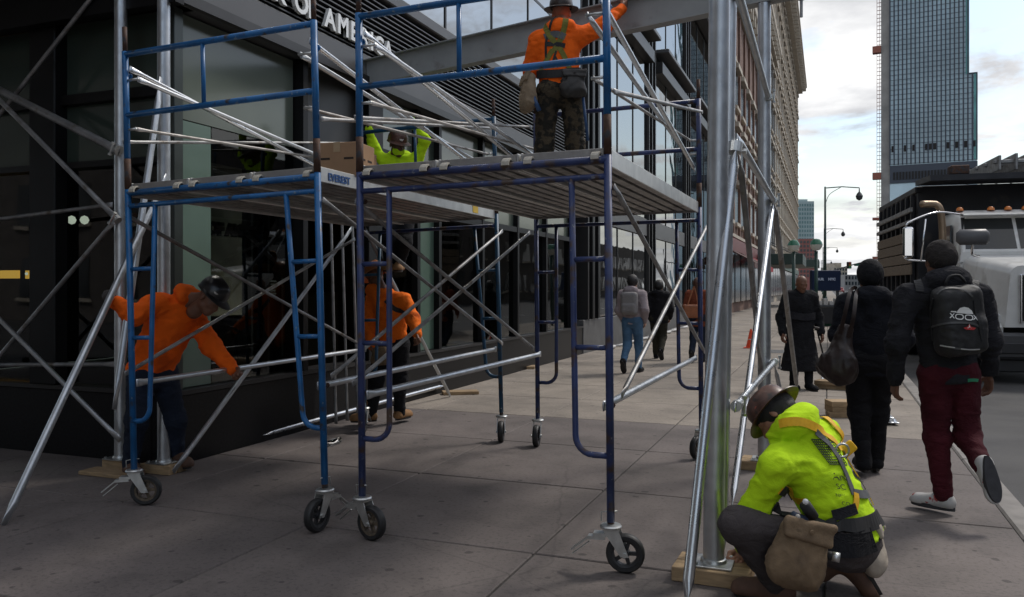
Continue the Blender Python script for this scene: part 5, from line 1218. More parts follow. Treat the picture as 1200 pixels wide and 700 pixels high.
for cx_ in (-14, 13.5):
    v, f = textg('X', 8, 0, 1, .15); mapprint('letter_print', v[:, :2]+[cx_-3, -5.0], f, (1130, 369), (1, .08), (0, -1), SB, wp, bpk, .008, **kb_)
emb('red_print', [(-7, -2), (-2, 0), (0, 3.5), (2, 0), (8, -1), (5, -3.6), (-4, -3.8)], rp_, (1136, 383)); emb('white_mark', [(-3, -.8), (-.6, .4), (0, 4.5), (1.2, .4), (3, -.8)], wp, (1136, 384))
for sx, a_ in ((-1, (1078, 342)), (1, (1140, 342))):
    strap('shoulder_strap', castN(S11, [a_, (a_[0]+2*sx, a_[1]-9), (a_[0]+2*sx, a_[1]-13)], z0=4.5, z1=6), .05, S11, blackweb, bpk, .008, .008)
strap('pocket_tag', castN(p11['bsdf'], [(1134, 446), (1140, 445), (1146, 446)], z0=4.5, z1=6), .02, p11['bsdf'], mat('green tag', (.03, .25, .13), .5), p11['P'], .008)

# --- walker with the dark shoulder bag --------------------------------------------------
b10 = PG(1020, 557); H10 = 1.70
J10 = placeJ(std(H10, knL=(-.08, .04, .50), anL=(-.06, -.06, .12), toL=(-.07, .12, .03), knR=(.07, .10, .50), anR=(.06, .12, .10), toR=(.07, .30, .03), elL=(-.25, -.02, 1.14), wrL=(-.20, .17, 1.02), elR=(.26, .0, 1.12), wrR=(.22, .16, .98)), (b10[0], b10[1], 0), R(6))
p10 = person('person in black hooded coat and knit hat walking with dark shoulder bag', (b10[0], b10[1], 0), J10, SK['brown'], (fab('navy black coat', (.012, .013, .018), .25), 'coat'), (blackc, 'trousers'), ('boot', blackc, solem), h=.013, hem=.13, bulk=1.08, sleeve=1.12, hood=1.2, legb=1.12)
beanie(p10, blackc, 'knit_hat', -.06, 1.06)
S10 = p10['sdf']; c = PZ(985, 412, 6.22); Fm = frame(-Fv*.8-Rv*.5, Uv)
bag = sdfpart('shoulder_bag', [[cone_(c+Uv*.16+Rv*.04, c-Uv*.06, .065, .10, Fm[:, 1], .6), ell_(c-Uv*.12-Rv*.02, Fm, (.145, .075, .13))]], .010, bleather, p10['P'], .05, [(.014, 7, (1.2, 1.2, .5)), (.005, 18, (1, 1, .7))])
strap('bag_handle', [PZ(984, 392, 6.2), PZ(990, 368, 6.15)]+[PZ(996, 342, 6.2), PZ(1003, 338, 6.4), PZ(1002, 350, 6.5)], .03, None, bleather, bag, 0, .006, False)
strap('bag_handle', [PZ(994, 396, 6.16), PZ(1000, 372, 6.12), PZ(1003, 345, 6.2), PZ(1006, 340, 6.4)], .03, None, bleather, bag, 0, .006, False)

# --- bald man in a long black robe ---------------------------------------------------------
b9 = PG(938, 456); yaw9 = TH+math.pi+R(4); J9 = placeJ(std(1.68, anL=(-.08, .12, .09), toL=(-.10, .28, .03), knL=(-.08, .10, .5), head=(0.01, .06, 1.60), wrL=(-.30, .06, .86), elL=(-.28, -.02, 1.1), wrR=(.32, .08, .86), elR=(.29, -.02, 1.1)), (b9[0], b9[1], 0), yaw9)
p9 = person('bald man in long black robe walking toward the camera with a cane', (b9[0], b9[1], 0), J9, SK['brown'], (blackc, 'robe'), (blackc, 'trousers'), ('shoe', blackc, solem), h=.016, face=-Fv*.9+Rv*.15-Uv*.3, robe=((b9[0], b9[1], .27), .29), bulk=1.16, sleeve=1.25, hood=None, collar=True)
strap('sash', castN(p9['sdf'], [(918, 368), (930, 370), (945, 372), (955, 370)], z0=10, z1=14), .10, p9['sdf'], charc, p9['P'], .012, .02)
t = thing('cane', 'dark walking cane held by the bald man in the robe', 'cane', tuple(PG(973, 450)))
build('shaft', *tubeg([PZ(957, 385, 11.75), PG(973, 450, .01)], .013, 8), blackweb, t); build('grip', *tubeg([PZ(954, 384, 11.72), PZ(960, 385, 11.72)], .018, 8), bleather, t)

# --- far walkers ----------------------------------------------------------------------------
wk = dict(knL=(-.09, .10, .50), anL=(-.08, .12, .09), toL=(-.09, .29, .03), knR=(.09, .0, .50), anR=(.09, -.28, .22), toR=(.10, -.16, .05), elL=(-.25, -.08, 1.13), wrL=(-.22, .05, .93), elR=(.25, .0, 1.12), wrR=(.22, .16, .93))
wk2 = dict(knL=(-.09, .0, .50), anL=(-.09, -.26, .22), toL=(-.10, -.14, .05), knR=(.09, .10, .50), anR=(.08, .12, .09), toR=(.09, .29, .03), elL=(-.25, .0, 1.12), wrL=(-.22, .16, .93), elR=(.25, -.08, 1.13), wrR=(.22, .05, .93))
b6 = PG(741, 437); p6 = person('woman in grey pink hooded jacket and blue jeans with pale backpack', (b6[0], b6[1], 0), placeJ(std(1.70, **wk2), (b6[0], b6[1], 0), R(-3)), SK['light'], (mauve, 'hooded_jacket'), (jeans, 'jeans'), ('shoe', blackc, solem), h=.016, hood=1.3, hem=.08, bulk=1.05, sleeve=1.1)
beanie(p6, hairm('black hair', (.012, .010, .010)), 'hair', -.05, 1.0)
c = p6['J']['chest']-p6['fwd']*.19-p6['up']*.02; Fm = frame(-p6['fwd'], p6['up']); o = sdfpart('backpack', [[box_(c, Fm, (.15, .07, .20), .065), box_(c-p6['up']*.08-p6['fwd']*.05, Fm, (.12, .04, .08), .035)]], .012, fab('pale grey canvas pack', (.22, .21, .21), .1), p6['P'], .02)
b7 = PG(772, 421); p7 = person('person in dark puffy coat walking ahead of the woman with backpack', (b7[0], b7[1], 0), placeJ(std(1.62, **wk), (b7[0], b7[1], 0), R(2)), SK['tan'], (blackc, 'coat'), (olive, 'trousers'), ('shoe', blackc, solem), h=.018, hood=1.2, hem=.14, bulk=1.22, sleeve=1.3, legb=1.1)
beanie(p7, hairm('dark hair', (.012, .010, .010)), 'hair', -.06, 1.02)
b8 = PG(818, 425); p8 = person('woman with long brown hair in rust coat carrying orange tan bag', (b8[0], b8[1], 0), placeJ(std(1.68, **wk2), (b8[0], b8[1], 0), R(0)), SK['light'], (rustc, 'coat'), (denim, 'trousers'), ('shoe', blackc, solem), h=.018, hem=.2, bulk=1.06, sleeve=1.1)
HRr = p8['HR']; hc = p8['J']['head']; sdfpart('hair', [[ell_(hc+HRr[:, 2]*.03-HRr[:, 1]*.02, HRr, (.092, .11, .10)), cone_(hc-HRr[:, 1]*.06, hc-HRr[:, 1]*.08-HRr[:, 2]*.26, .085, .06)]], .012, hairm('long brown hair', (.075, .03, .018)), p8['P'], .05, [(.004, 20, (2, 2, .4))], [])
c = PZ(812, 365, 15.65); bg_ = sdfpart('tote_bag', [[box_(c, frame(-Fv, Uv), (.19, .06, .13), .03)]], .014, oleather, p8['P'])
strap('bag_handle', [c+Uv*.12-Rv*.1, c+Uv*.34-Rv*.03, c+Uv*.48+Rv*.02], .025, None, oleather, bg_, 0, .01, False); strap('bag_handle', [c+Uv*.12+Rv*.1, c+Uv*.34+Rv*.06, c+Uv*.48+Rv*.02], .025, None, oleather, bg_, 0, .01, False)

# --- worker in orange at the left, bending ---------------------------------------------------
b1 = PG(178, 556)
J1 = dict(pelvis=PZ(178, 430, 6.45), chest=PZ(199, 382, 6.40), neck=PZ(222, 352, 6.33), head=PZ(246, 350, 6.27), shR=PZ(184, 355, 6.24), shL=PZ(230, 377, 6.55), elR=PZ(157, 370, 6.06), wrR=PZ(137, 355, 6.0), elL=PZ(247, 405, 6.5), wrL=PZ(272, 432, 6.42),
          hipR=PZ(166, 440, 6.40), hipL=PZ(192, 440, 6.55), knR=PZ(160, 494, 6.33), knL=PZ(206, 492, 6.58), anR=PZ(153, 543, 6.45), anL=PZ(206, 535, 6.70), toR=PZ(164, 556, 6.28), toL=PZ(226, 543, 6.55))
p1 = person('worker in orange hoodie and black helmet bending to grip the scaffold brace', (b1[0], b1[1], 0), J1, SK['brown'], (hivo, 'hoodie'), (denim, 'jeans'), ('boot', brownboot, solem), h=.0115, face=Rv*.72-Fv*.30-Uv*.62, headup=Rv*.55+Uv*.8, hands=('grip', 'grip'), hood=.9, hem=.08, bulk=1.16, sleeve=1.2, legb=1.12, gloves='R')
hard_hat(p1, hat_black, False, z=.05, sticker=[(.9, .45, stk_w, .022), (-.6, .7, stk_r, .018)])
# --- worker in orange on the deck ---------------------------------------------------------------
Zd = 7.15; zb = DECK+.016
J3 = dict(pelvis=PZ(655, 103, Zd), chest=PZ(654, 62, Zd+.02), neck=PZ(656, 37, Zd+.03), head=PZ(658, 17, Zd+.1), shL=PZ(630, 48, Zd), shR=PZ(682, 43, Zd), elL=PZ(622, 82, Zd+.08), wrL=PZ(634, 58, Zd+.3), elR=PZ(708, 30, Zd+.05), wrR=PZ(728, 10, Zd+.2),
          hipL=PZ(642, 110, Zd), hipR=PZ(670, 110, Zd), knL=PZ(638, 172, Zd+.03), knR=PZ(674, 170, Zd+.03))
for s, x in (('L', 634), ('R', 678)): J3['an'+s] = np.append(PZ(x, 200, Zd)[:2], zb+.09); J3['to'+s] = J3['an'+s]+Fv*.18-Uv*.06+(Rv*.05 if s == 'R' else -Rv*.05)
bs = (J3['anL']+J3['anR'])/2
p3 = person('worker in orange hoodie and harness standing on the navy scaffold deck', (bs[0], bs[1], zb), J3, SK['tan'], (hivo, 'hoodie'), (camo, 'trousers'), ('boot', brownboot, solem), h=.012, face=Fv*.9+Rv*.2+Uv*.1, hands=('grip', 'grip'), hood=1.15, hem=.04, bulk=1.12, sleeve=1.1, legb=1.12)
hard_hat(p3, mat('dark brown helmet shell', (.03, .017, .013), .4, 0, .3, 20), True, z=.055)
S3 = p3['sdf']; k3 = dict(z0=6.3, z1=8)
for pts, wd, m in (([(636, 26), (643, 40), (650, 50), (655, 58)], .05, oliveweb), ([(663, 22), (660, 38), (656, 48), (648, 62)], .05, oliveweb), ([(655, 55), (662, 68), (668, 82)], .045, oliveweb), ([(648, 58), (640, 72), (632, 86)], .045, oliveweb), ([(638, 44), (650, 40), (662, 44)], .06, greyweb), ([(640, 52), (652, 52), (662, 54)], .04, blackweb), ([(651, 12), (645, 30), (640, 50), (640, 68)], .02, blackweb), ([(652, 60), (648, 75), (656, 78), (650, 66)], .018, blackweb)):
    strap('harness_strap', castN(S3, pts, **k3), wd, S3, m, p3['P'], .010)
U3 = lambda q: np.minimum(S3(q), p3['bsdf'](q))
strap('tool_belt', castN(U3, [(630, 88), (645, 87), (660, 86), (682, 84)], **k3), .07, U3, blackweb, p3['P'], .012, .01)
pouch(p3, 'tool_pouch', PZ(672, 98, Zd-.16), frame(-Fv*.95+Rv*.2, Uv), .20, .20, .07, mat('black tool leather', (.02, .018, .016), .6, 0, .3, 20))
pouch(p3, 'canvas_pouch', PZ(619, 108, Zd-.05), frame(-Rv*.9-Fv*.2, Uv), .24, .30, .09, mat('tan canvas', (.23, .17, .11), .85, 0, .15, 10, .2, 80))
rod(p3, 'hammer_handle', PZ(624, 112, Zd-.16), PZ(632, 130, Zd-.16), .02, mat('blue tool handle', (.02, .06, .15), .5)); rod(p3, 'spud_wrench', PZ(683, 112, Zd-.13), PZ(689, 165, Zd-.13), .013, mat('blue tool handle', (.02, .06, .15), .5))
# --- worker in yellow climbing behind the blue tower ----------------------------------------------
zr = 1.655
J2 = dict(pelvis=PZ(469, 232, 8.72), chest=PZ(468, 206, 8.66), neck=PZ(467, 186, 8.62), head=PZ(466, 170, 8.55), shR=PZ(449, 190, 8.62), shL=PZ(488, 190, 8.66), elR=PZ(437, 172, 8.62), wrR=PZ(432, 150, 8.55), elL=PZ(498, 165, 8.58), wrL=PZ(482, 141, 8.5),
          hipR=PZ(460, 240, 8.72), hipL=PZ(478, 240, 8.74), knR=PZ(456, 282, 8.55), knL=PZ(474, 284, 8.55))
for s, x in (('R', 456), ('L', 468)): q = PZ(x, 310, 8.72); J2['an'+s] = np.append(q[:2], zr+.09); J2['to'+s] = J2['an'+s]-Fv*.18-Uv*.06
bs = (J2['anL']+J2['anR'])/2
p2 = person('worker in hi-vis yellow and brown helmet climbing the back of the blue scaffold', (bs[0], bs[1], zr), J2, SK['dark'], (hiviz, 'hoodie'), (blackc, 'trousers'), ('boot', tanboot, solem), h=.014, face=-Fv*.75+Rv*.45-Uv*.3, hands=('grip', 'grip'), hood=1.0, hem=.06, bulk=1.05, legb=1.05, sleeve=.86)
hard_hat(p2, hat_brown, False, z=.04, sticker=[(.1, .35, stk_w, .022), (-.6, .5, stk_w, .02), (.7, .6, stk_r, .02)])
HRr = p2['HR']; hc = p2['J']['head']; sdfpart('face_mask', [[ell_(hc+HRr[:, 1]*.045-HRr[:, 2]*.055, HRr, (.066, .060, .058))]], .008, hiviz, p2['P'], .02, [], [(hc-HRr[:, 2]*.012, HRr[:, 2])])
# --- worker in orange behind the blue tower ------------------------------------------------------
b4 = PG(452, 495)
J4 = dict(pelvis=PZ(459, 400, 8.85), chest=PZ(457, 366, 8.8), neck=PZ(447, 341, 8.78), head=PZ(440, 325, 8.75), shR=PZ(474, 352, 8.72), shL=PZ(437, 350, 8.9), elR=PZ(484, 375, 8.62), wrR=PZ(489, 392, 8.45), elL=PZ(432, 384, 8.85), wrL=PZ(436, 405, 8.7),
          hipL=PZ(449, 405, 8.9), hipR=PZ(469, 405, 8.82), knL=PZ(441, 446, 8.8), knR=PZ(469, 446, 8.85), anL=PZ(434, 486, 8.8), anR=PZ(468, 484, 8.9), toL=PZ(415, 494, 8.75), toR=PZ(478, 486, 9.05))
p4 = person('worker in orange jacket behind the blue scaffold holding a silver tube', (b4[0], b4[1], 0), J4, SK['brown'], (orange2, 'hooded_jacket'), (blackc, 'trousers'), ('boot', tanboot, solem), h=.014, face=-Rv*.5+Fv*.5-Uv*.4, hands=('relax', 'grip'), hood=1.25, hem=.10, bulk=1.12, sleeve=1.12, legb=1.1)
hard_hat(p4, mat('orange brown helmet', (.25, .08, .02), .4), False, z=.05)
S4 = p4['sdf']; strap('harness_strap', castN(S4, [(452, 352), (462, 362), (474, 368)], z0=8, z1=10), .05, S4, blackweb, p4['P'], .01)
pouch(p4, 'tool_pouch', PZ(446, 416, 8.6), frame(-Fv, Uv), .16, .18, .06, leather, False)

# ================================================================== DUMP TRUCK
white_p = mat('grimy white truck paint', (.66, .66, .64), .35, 0, .12, 2.5, .02, 30, coat=.3, col2=(.34, .32, .29), c2scale=3, c2lo=.58, c2hi=.8)
tblack = mat('black truck plastic', (.018, .018, .02), .5, 0, .2, 8); tbody = mat('dark dump body steel', (.020, .021, .026), .5, .2, .35, 1.5, .1, 20, col2=(.06, .05, .045), c2scale=2.5, c2lo=.58, c2hi=.75)
chrome = mat('chrome', (.75, .75, .76), .12, 1.); tglassm = mat('truck windscreen', (.02, .024, .026), .06, 0, spec=.8); amberl = mat('amber marker lens', (.55, .17, .03), .3)
exh = mat('heat stained exhaust', (.30, .22, .15), .45, .7, .2, 6); timb = mat('weathered side board', (.17, .135, .10), .85, 0, .25, 6, .2, 30, stretch=(1, 1, 8))
tr = thing('dump_truck', 'white cab dump truck with dark body parked at the kerb', 'truck', (3.55, 15.6, RZ), (0, 0, R(5.5)))
def tk(nm, x0, x1, y0, y1, z0, z1, m, b=.02): v, f = bevbox(x0, x1, y0, y1, z0, z1, b); return build(nm, v, f, m, tr, True)
def loft(nm, secs, m, sm=False):
    v = []; n = len(secs[0])
    for s in secs: v += list(s)
    f = [(i*n+k, i*n+(k+1) % n, (i+1)*n+(k+1) % n, (i+1)*n+k) for i in range(len(secs)-1) for k in range(n)]+[tuple(range(n))[::-1], tuple((len(secs)-1)*n+k for k in range(n))]
    return auto_smooth(build(nm, v, f, m, tr, True, sm), 35)
def sec(y, w_, z0, z1, r, ws=None, n=4):
    ws = ws or w_; o = [(-w_, y, z0), (w_, y, z0)]
    for k in range(n+1): a = k/n*math.pi/2; o.append((ws-r+r*math.cos(a), y, z1-r+r*math.sin(a)))
    for k in range(n+1): a = math.pi/2+k/n*math.pi/2; o.append((-ws+r+r*math.cos(a), y, z1-r+r*math.sin(a)))
    return o
tk('bumper', -1.22, 1.22, -.05, .28, .42, .86, mat('dark bumper', (.05, .05, .053), .45), .05); tk('bumper_step', -1.0, 1.0, -.09, -.051, .52, .70, tblack, .015)
tk('skirt', -1.1, 1.1, .1, .3, .2, .415, tblack, .02)
loft('hood', [sec(.06, .80, .95, 1.98, .16, .72), sec(.35, .84, .95, 2.03, .16, .76), sec(1.2, .94, .95, 2.12, .16, .86), sec(2.05, 1.02, .95, 2.22, .16, .94)], white_p, True)
for s in (-1, 1):
    loft('fender', [[(s*.80, y, .62), (s*.80, y, z), (s*1.2, y, z-.12), (s*1.24, y, .62)][::(1 if s > 0 else -1)] for y, z in ((.15, .95), (.5, 1.22), (1.2, 1.30), (1.9, 1.12), (2.05, .9))], white_p, True)
    v, f = bevbox(*sorted((s*.86, s*1.16)), .06, .14, .96, 1.18, .03); build('headlight', v, f, mat('headlight lens', (.55, .56, .56), .1), tr, True)
gr = tk('grille', -.56, .56, -.02, .055, 1.06, 1.80, mat('grille back', (.008, .008, .008), .6), .02)
for k in range(13):
    v, f = boxg(-.53, .53, -.035, -.021, 1.10+k*.052, 1.122+k*.052); build('grille_bar', v, f, tblack, gr, False) if False else build('grille_bar', v, f, tblack, tr, True)
tk('grille_surround', -.60, -.561, -.03, .06, 1.03, 1.83, chrome, .01); tk('grille_surround', .561, .60, -.03, .06, 1.03, 1.83, chrome, .01); tk('grille_surround', -.56, .56, -.03, .06, 1.805, 1.835, chrome, .008)
v, f = textg('MACK', .155, .012, 1.25, .012); v = v[:, [0, 2, 1]]; v[:, 0] -= (v[:, 0].min()+v[:, 0].max())/2; v[:, 1] *= -1; build('lettering', v+[-.08, .035, 1.87], [q[::-1] for q in f], mat('brass letter', (.25, .19, .10), .4, .6), tr, True)
# cab
loft('cab', [sec(2.06, 1.05, .9, 2.30, .10, 1.0), sec(2.10, 1.05, .9, 2.36, .10, .98), sec(2.48, 1.05, .9, 3.02, .16, .95), sec(2.8, 1.06, .9, 3.14, .16, .96), sec(3.7, 1.06, .9, 3.14, .16, .98), sec(3.75, 1.06, .9, 3.10, .16, .98)], white_p, True)
def quad(nm, pts, nrm_, m, th=.02):
    pts = np.array(pts, float); nn = nrm(nrm_)*th; v = np.concatenate([pts-nn*.5, pts+nn]); return build(nm, v, [(0, 1, 2, 3)[::-1], (4, 5, 6, 7), (0, 1, 5, 4), (1, 2, 6, 5), (2, 3, 7, 6), (3, 0, 4, 7)], m, tr, True)
for s in (-1, 1): quad('windscreen', [(s*.03, 2.10, 2.34), (s*.90, 2.10, 2.34), (s*.86, 2.455, 2.94), (s*.03, 2.455, 2.94)], (0, -.86, .5), tglassm, .02)
quad('screen_gasket', [(-.94, 2.09, 2.30), (.94, 2.09, 2.30), (.90, 2.47, 2.98), (-.90, 2.47, 2.98)], (0, -.86, .5), tblack, .008)
for s in (-1, 1): quad('side_window', [(s*1.045, 2.6, 2.15), (s*1.05, 3.5, 2.15), (s*1.0, 3.45, 2.85), (s*1.0, 2.75, 2.85)], (s, 0, .05), tglassm, .02)
tk('sun_visor', -.92, .92, 2.18, 2.46, 2.99, 3.02, white_p, .01)
for x in (-.85, -.3, 0, .3, .85):
    auto_smooth(build('marker_light', *latheg([(.07, 3.135), (.06, 3.18), (.03, 3.205), (.001, 3.21)], 12, 'z', (x, 2.75, 0)), amberl, tr, True, True))
# mirrors
mfr = Matrix(WM[tr.name]).inverted()
def LT(p): return np.array(mfr @ Vector(tuple(p)))
mc = LT(PZ(1140, 278, 13.4)); v, f = bevbox(mc[0]-.25, mc[0]+.25, mc[1]-.07, mc[1]+.07, mc[2]-.13, mc[2]+.13, .06); mo = build('mirror', v, f, mat('grey mirror shell', (.10, .10, .105), .45), tr, True, True)
build('mirror_arm', *tubeg(resample([mc+(.0, 0, -.1), mc+(.02, .1, -.28), mc+(.22, .5, -.3)], .05), .022, 8), chrome, tr, True, True)
mc = LT(PZ(1064, 284, 15.0)); v, f = bevbox(mc[0]-.09, mc[0]+.09, mc[1]-.05, mc[1]+.05, mc[2]-.28, mc[2]+.28, .03); build('mirror', v, f, chrome, tr, True)
ca = LT(PZ(1128, 252, 15.5)); cb_ = LT(PZ(1128, 300, 15.5))
build('mirror_bracket', *tubeg(resample([ca, (ca+mc)/2+(0, 0, .30), mc+(0, 0, .36), mc+(-.02, 0, .28)], .1), .018, 8), chrome, tr, True, True); build('mirror_bracket', *tubeg(resample([LT(PZ(1128, 308, 15.5)), mc+(0, 0, -.33), mc+(0, 0, -.27)], .1), .018, 8), chrome, tr, True, True)
build('mirror_bracket', *tubeg([mc+(.3, 0, .42), mc+(.22, 0, -.34)], .014, 8), chrome, tr, True, True)
# exhaust
e0 = LT(PZ(1105, 290, 15.9)); e1 = LT(PZ(1103, 246, 15.9)); e2 = LT(PZ(1080, 239.5, 15.9))
build('exhaust_stack', *tubeg(resample([e0-(0, 0, 1.2), e0, e1-(0, 0, .1), e1+(-.06, 0, .08), e1+(-.16, 0, .115), e2], .05), .068, 12), exh, tr, True, True)
# chassis, body
tk('chassis', -.45, .45, 1.5, 9.2, .70, 1.0, tblack, .02)
tk('fuel_tank', -1.15, -.6, 3.9, 4.5, .55, 1.1, chrome, .1)
fy = 4.65
tk('body_front', -1.24, 1.24, fy, fy+.08, 1.15, 3.868, tbody, .01); tk('body_floor', -1.24, 1.24, fy+.081, 9.6, 1.15, 1.28, tbody, .01)
for s in (-1, 1):
    tk('body_side', *sorted((s*1.16, s*1.24)), fy+.081, 9.6, 1.281, 3.72, tbody, .01)
    tk('top_rail', *sorted((s*1.15, s*1.30)), fy-.02, 9.62, 3.721, 3.86, tbody, .02)
    for k in range(8): tk('body_rib', *sorted((s*1.241, s*1.33)), fy+.3+k*.62, fy+.42+k*.62, 1.3, 3.70, tbody, .01)
    for k in range(4): tk('side_board', *sorted((s*1.331, s*1.37)), fy+.15, 9.4, 1.9+k*.25, 2.13+k*.25, timb, .01)
    tk('body_bar', *sorted((s*1.331, s*1.40)), fy+.05, 9.4, 3.30, 3.40, galv_dull, .01); tk('body_bar', *sorted((s*1.331, s*1.40)), fy+.05, 9.4, 3.05, 3.13, galv_dull, .01)
tk('tailgate', -1.24, 1.24, 9.61, 9.7, 1.15, 3.7, tbody, .01)
v = [(-1.3, fy-.01, 3.87), (1.3, fy-.01, 3.87), (1.3, fy-1.5, 3.80), (-1.3, fy-1.5, 3.80), (-1.3, fy-.01, 3.98), (1.3, fy-.01, 3.98), (1.3, fy-1.5, 3.92), (-1.3, fy-1.5, 3.92)]
build('cab_guard', v, [q[::-1] for q in BF], tbody, tr, True)
for k in range(6):
    x0 = .0+k*.30; v, f = bevbox(x0, x0+.05, fy-1.3, fy+1.2, 4.0, 4.30+.03*k, .008); build('roof_channel', v, f, galv_dull, tr, True)
for k in range(4): tk('roof_bar', -.05, 1.7, fy-1.2+k*.7, fy-1.1+k*.7, 4.15+k*.03, 4.22+k*.03, galv_dull, .008)
tk('tarp_box', -.9, -.55, fy-1.4, fy-1.1, 3.93, 4.12, rusty, .02)
def wheel(x, y, r=.52, wd=.28):
    o = thing('wheel', None, None, (x, y, r), parent=tr)
    auto_smooth(build('tyre', *latheg([(r*.6, -wd/2), (r*.93, -wd/2), (r, -wd*.36), (r, wd*.36), (r*.93, wd/2), (r*.6, wd/2)], 28, 'x'), rubber, o, True, True)); auto_smooth(build('rim', *latheg([(.05, -wd/2-.03), (r*.25, -wd/2+.0), (r*.45, -wd*.3), (r*.59, -wd/2), (r*.59, wd/2), (r*.4, wd*.3), (.05, wd/2)], 20, 'x'), wheelm, o, True, True))
for s in (-1, 1):
    wheel(s*1.02, 1.15)
    for y in (6.3, 7.7): wheel(s*.98, y, .52, .5)

# ================================================================== STREET BEHIND
green = mat('dark green street paint', (.012, .045, .035), .45); dgrey = mat('dark grey lamp metal', (.05, .055, .06), .5)
for i, (px, yt, label) in enumerate(((967, 219, 'tall dark street lamp with curved arm beyond the subway entrance'), (966, 268, 'second street lamp up the avenue with its arm lower in view'), (964.5, 290, 'third street lamp up the avenue'), (963, 305, 'farthest street lamp up the avenue'))):
    Z = 7.5*FPX/(HY-yt); q = PZ(px, HY, Z); t = thing('street_lamp', label, 'street lamp', (q[0], q[1], 0), group='street lamps along the avenue')
    build('pole', *tubeg([(0, 0, .3), (0, 0, 9.0)], [.11, .07], 10), green, t, True, True); auto_smooth(build('pole_base', *latheg([(.24, 0), (.22, .25), (.13, .7), (.11, .75)], 12), green, t, True, True))
    ar = 40*Z/FPX if i == 0 else 22*Z/FPX; ar = min(ar, 2.7); e = Rv*ar
    build('arm', *tubeg([V3(0, 0, 8.9), e*.5+(0, 0, 9.0), e+(0, 0, 8.92)], .04, 8), green, t, True, True)
    build('arm_stay', *tubeg(resample([V3(0, 0, 7.6), e*.12+(0, 0, 8.4), e*.45+(0, 0, 8.95)], .2), .022, 6), green, t, True, True)
    auto_smooth(build('lamp_head', *latheg([(.03, 0), (.05, -.3), (.16, -.42), (.26, -.62), (.20, -.85), (.05, -.95)], 14, 'z', e+(0, 0, 8.92)), dgrey, t, True, True))
# subway entrance
se = PG(930, 386); t = thing('subway_entrance', 'dark green subway entrance railing with globe lamps', 'subway entrance', (se[0], se[1], 0))
gg = mat('green globe glass', (.03, .16, .09), .25); gw = mat('milk globe glass', (.62, .62, .55), .3)
for dx_, dz in ((0, 0), (.75, -.05)):
    build('lamp_post', *tubeg([(dx_, dz*8, 0), (dx_, dz*8, 2.72)], .06, 10), green, t, True, True)
    hw = [(.001, -.21), (.12, -.18), (.19, -.08), (.21, 0)]; hu = [(.21, .002), (.19, .08), (.12, .18), (.001, .21)]
    auto_smooth(build('globe', *latheg(hw, 16, 'z', (dx_, dz*8, 2.94)), gw, t, True, True)); auto_smooth(build('globe_cap', *latheg(hu, 16, 'z', (dx_, dz*8, 2.94)), gg, t, True, True))
for k in range(14): build('rail_bar', *tubeg([(.0, .3+k*.25, 0), (.0, .3+k*.25, 1.1)], .015, 5), green, t, True); 
build('hand_rail', *tubeg([(0, .1, 1.1), (0, 3.8, 1.1)], .03, 8), green, t, True, True); build('hand_rail', *tubeg([(0, .1, .15), (0, 3.8, .15)], .03, 8), green, t, True, True)
# shop canopy and awnings on the avenue fronts
def fixture(nm, label, cat, x0, x1, y0, y1, z0, z1, m):
    t = thing(nm, label, cat, (x0, (y0+y1)/2, z0)); v, f = bevbox(x0, x1, y0, y1, z0, z1, .03); build('canopy_deck', v, f, m, t)
    for k in (.1, .9): build('hanger', *tubeg([(x1-.2, y0+(y1-y0)*k, z1), (x0+.05, y0+(y1-y0)*k, z1+1.2)], .03, 6), dgrey, t, smooth=True)
    return t
fixture('shop_canopy', 'dark green flat canopy projecting from the stone building', 'canopy', FX+.36, FX+3.4, 62, 72, 3.1, 3.9, mat('dark green canopy', (.02, .05, .04), .5))
fixture('shop_canopy', 'smaller dark canopy further along the stone building', 'canopy', FX+.5, FX+4.2, 92, 100, 3.6, 4.4, mat('grey green canopy', (.05, .08, .07), .5))
for k, (y, c_) in enumerate(((46, (.10, .05, .045)), (52, (.12, .06, .05)), (58, (.30, .03, .04)))):
    t = thing('awning', ['dull brown awning on the brick building next to the glazed one', 'dull brown awning in the middle of the brick building', 'red awning at the far end of the brick building'][k], 'awning', (FX, y, 2.6))
    x0, x1 = FX+.3, FX+1.5; v = [(x0, y-1.8, 3.4), (x1, y-1.8, 2.75), (x1, y+1.8, 2.75), (x0, y+1.8, 3.4), (x0, y-1.8, 3.46), (x1, y-1.8, 2.81), (x1, y+1.8, 2.81), (x0, y+1.8, 3.46)]
    build('fabric', v, BF, mat('awning cloth %d' % k, c_, .8), t); v, f = boxg(x1-.02, x1+.01, y-1.8, y+1.8, 2.5, 2.76); build('valance', v, f, mat('awning cloth %d' % k, c_, .8), t)
# display board of a news stand
Zs = 31.; q = PZ(967, HY, Zs); s_ = Zs/FPX
t = thing('news_stand', 'news stand topped by a dark blue display panel with white words', 'stand', (q[0], q[1], 0), (0, 0, TH))
nb_ = mat('dark blue display panel', (.012, .022, .055), .3); w2 = 17*s_; z0, z1 = CAMH+(HY-341)*s_, CAMH+(HY-317)*s_
v, f = bevbox(-w2, w2, -.12, .12, z0, z1, .02); build('display_panel', v, f, nb_, t, True)
for txt, x in (('OUR', -12), ('NYC', 2)):
    v, f = textg(txt, 4.0*s_, .005, 1.05, .008); v = v[:, [0, 2, 1]]*[1, -1, 1]; build('panel_lettering', v+[x*s_, -.13, z0+.40], [a[::-1] for a in f], mat('pale blue lettering', (.45, .5, .6), .5), t, True)
for x in (-w2*.85, w2*.85): v, f = boxg(x-.04, x+.04, -.05, .05, 0, z0-.001); build('leg', v, f, dgrey, t, True)
v, f = bevbox(-w2*.95, w2*.9, -.5, .3, .72, .80, .01); build('counter', v, f, dgrey, t, True)
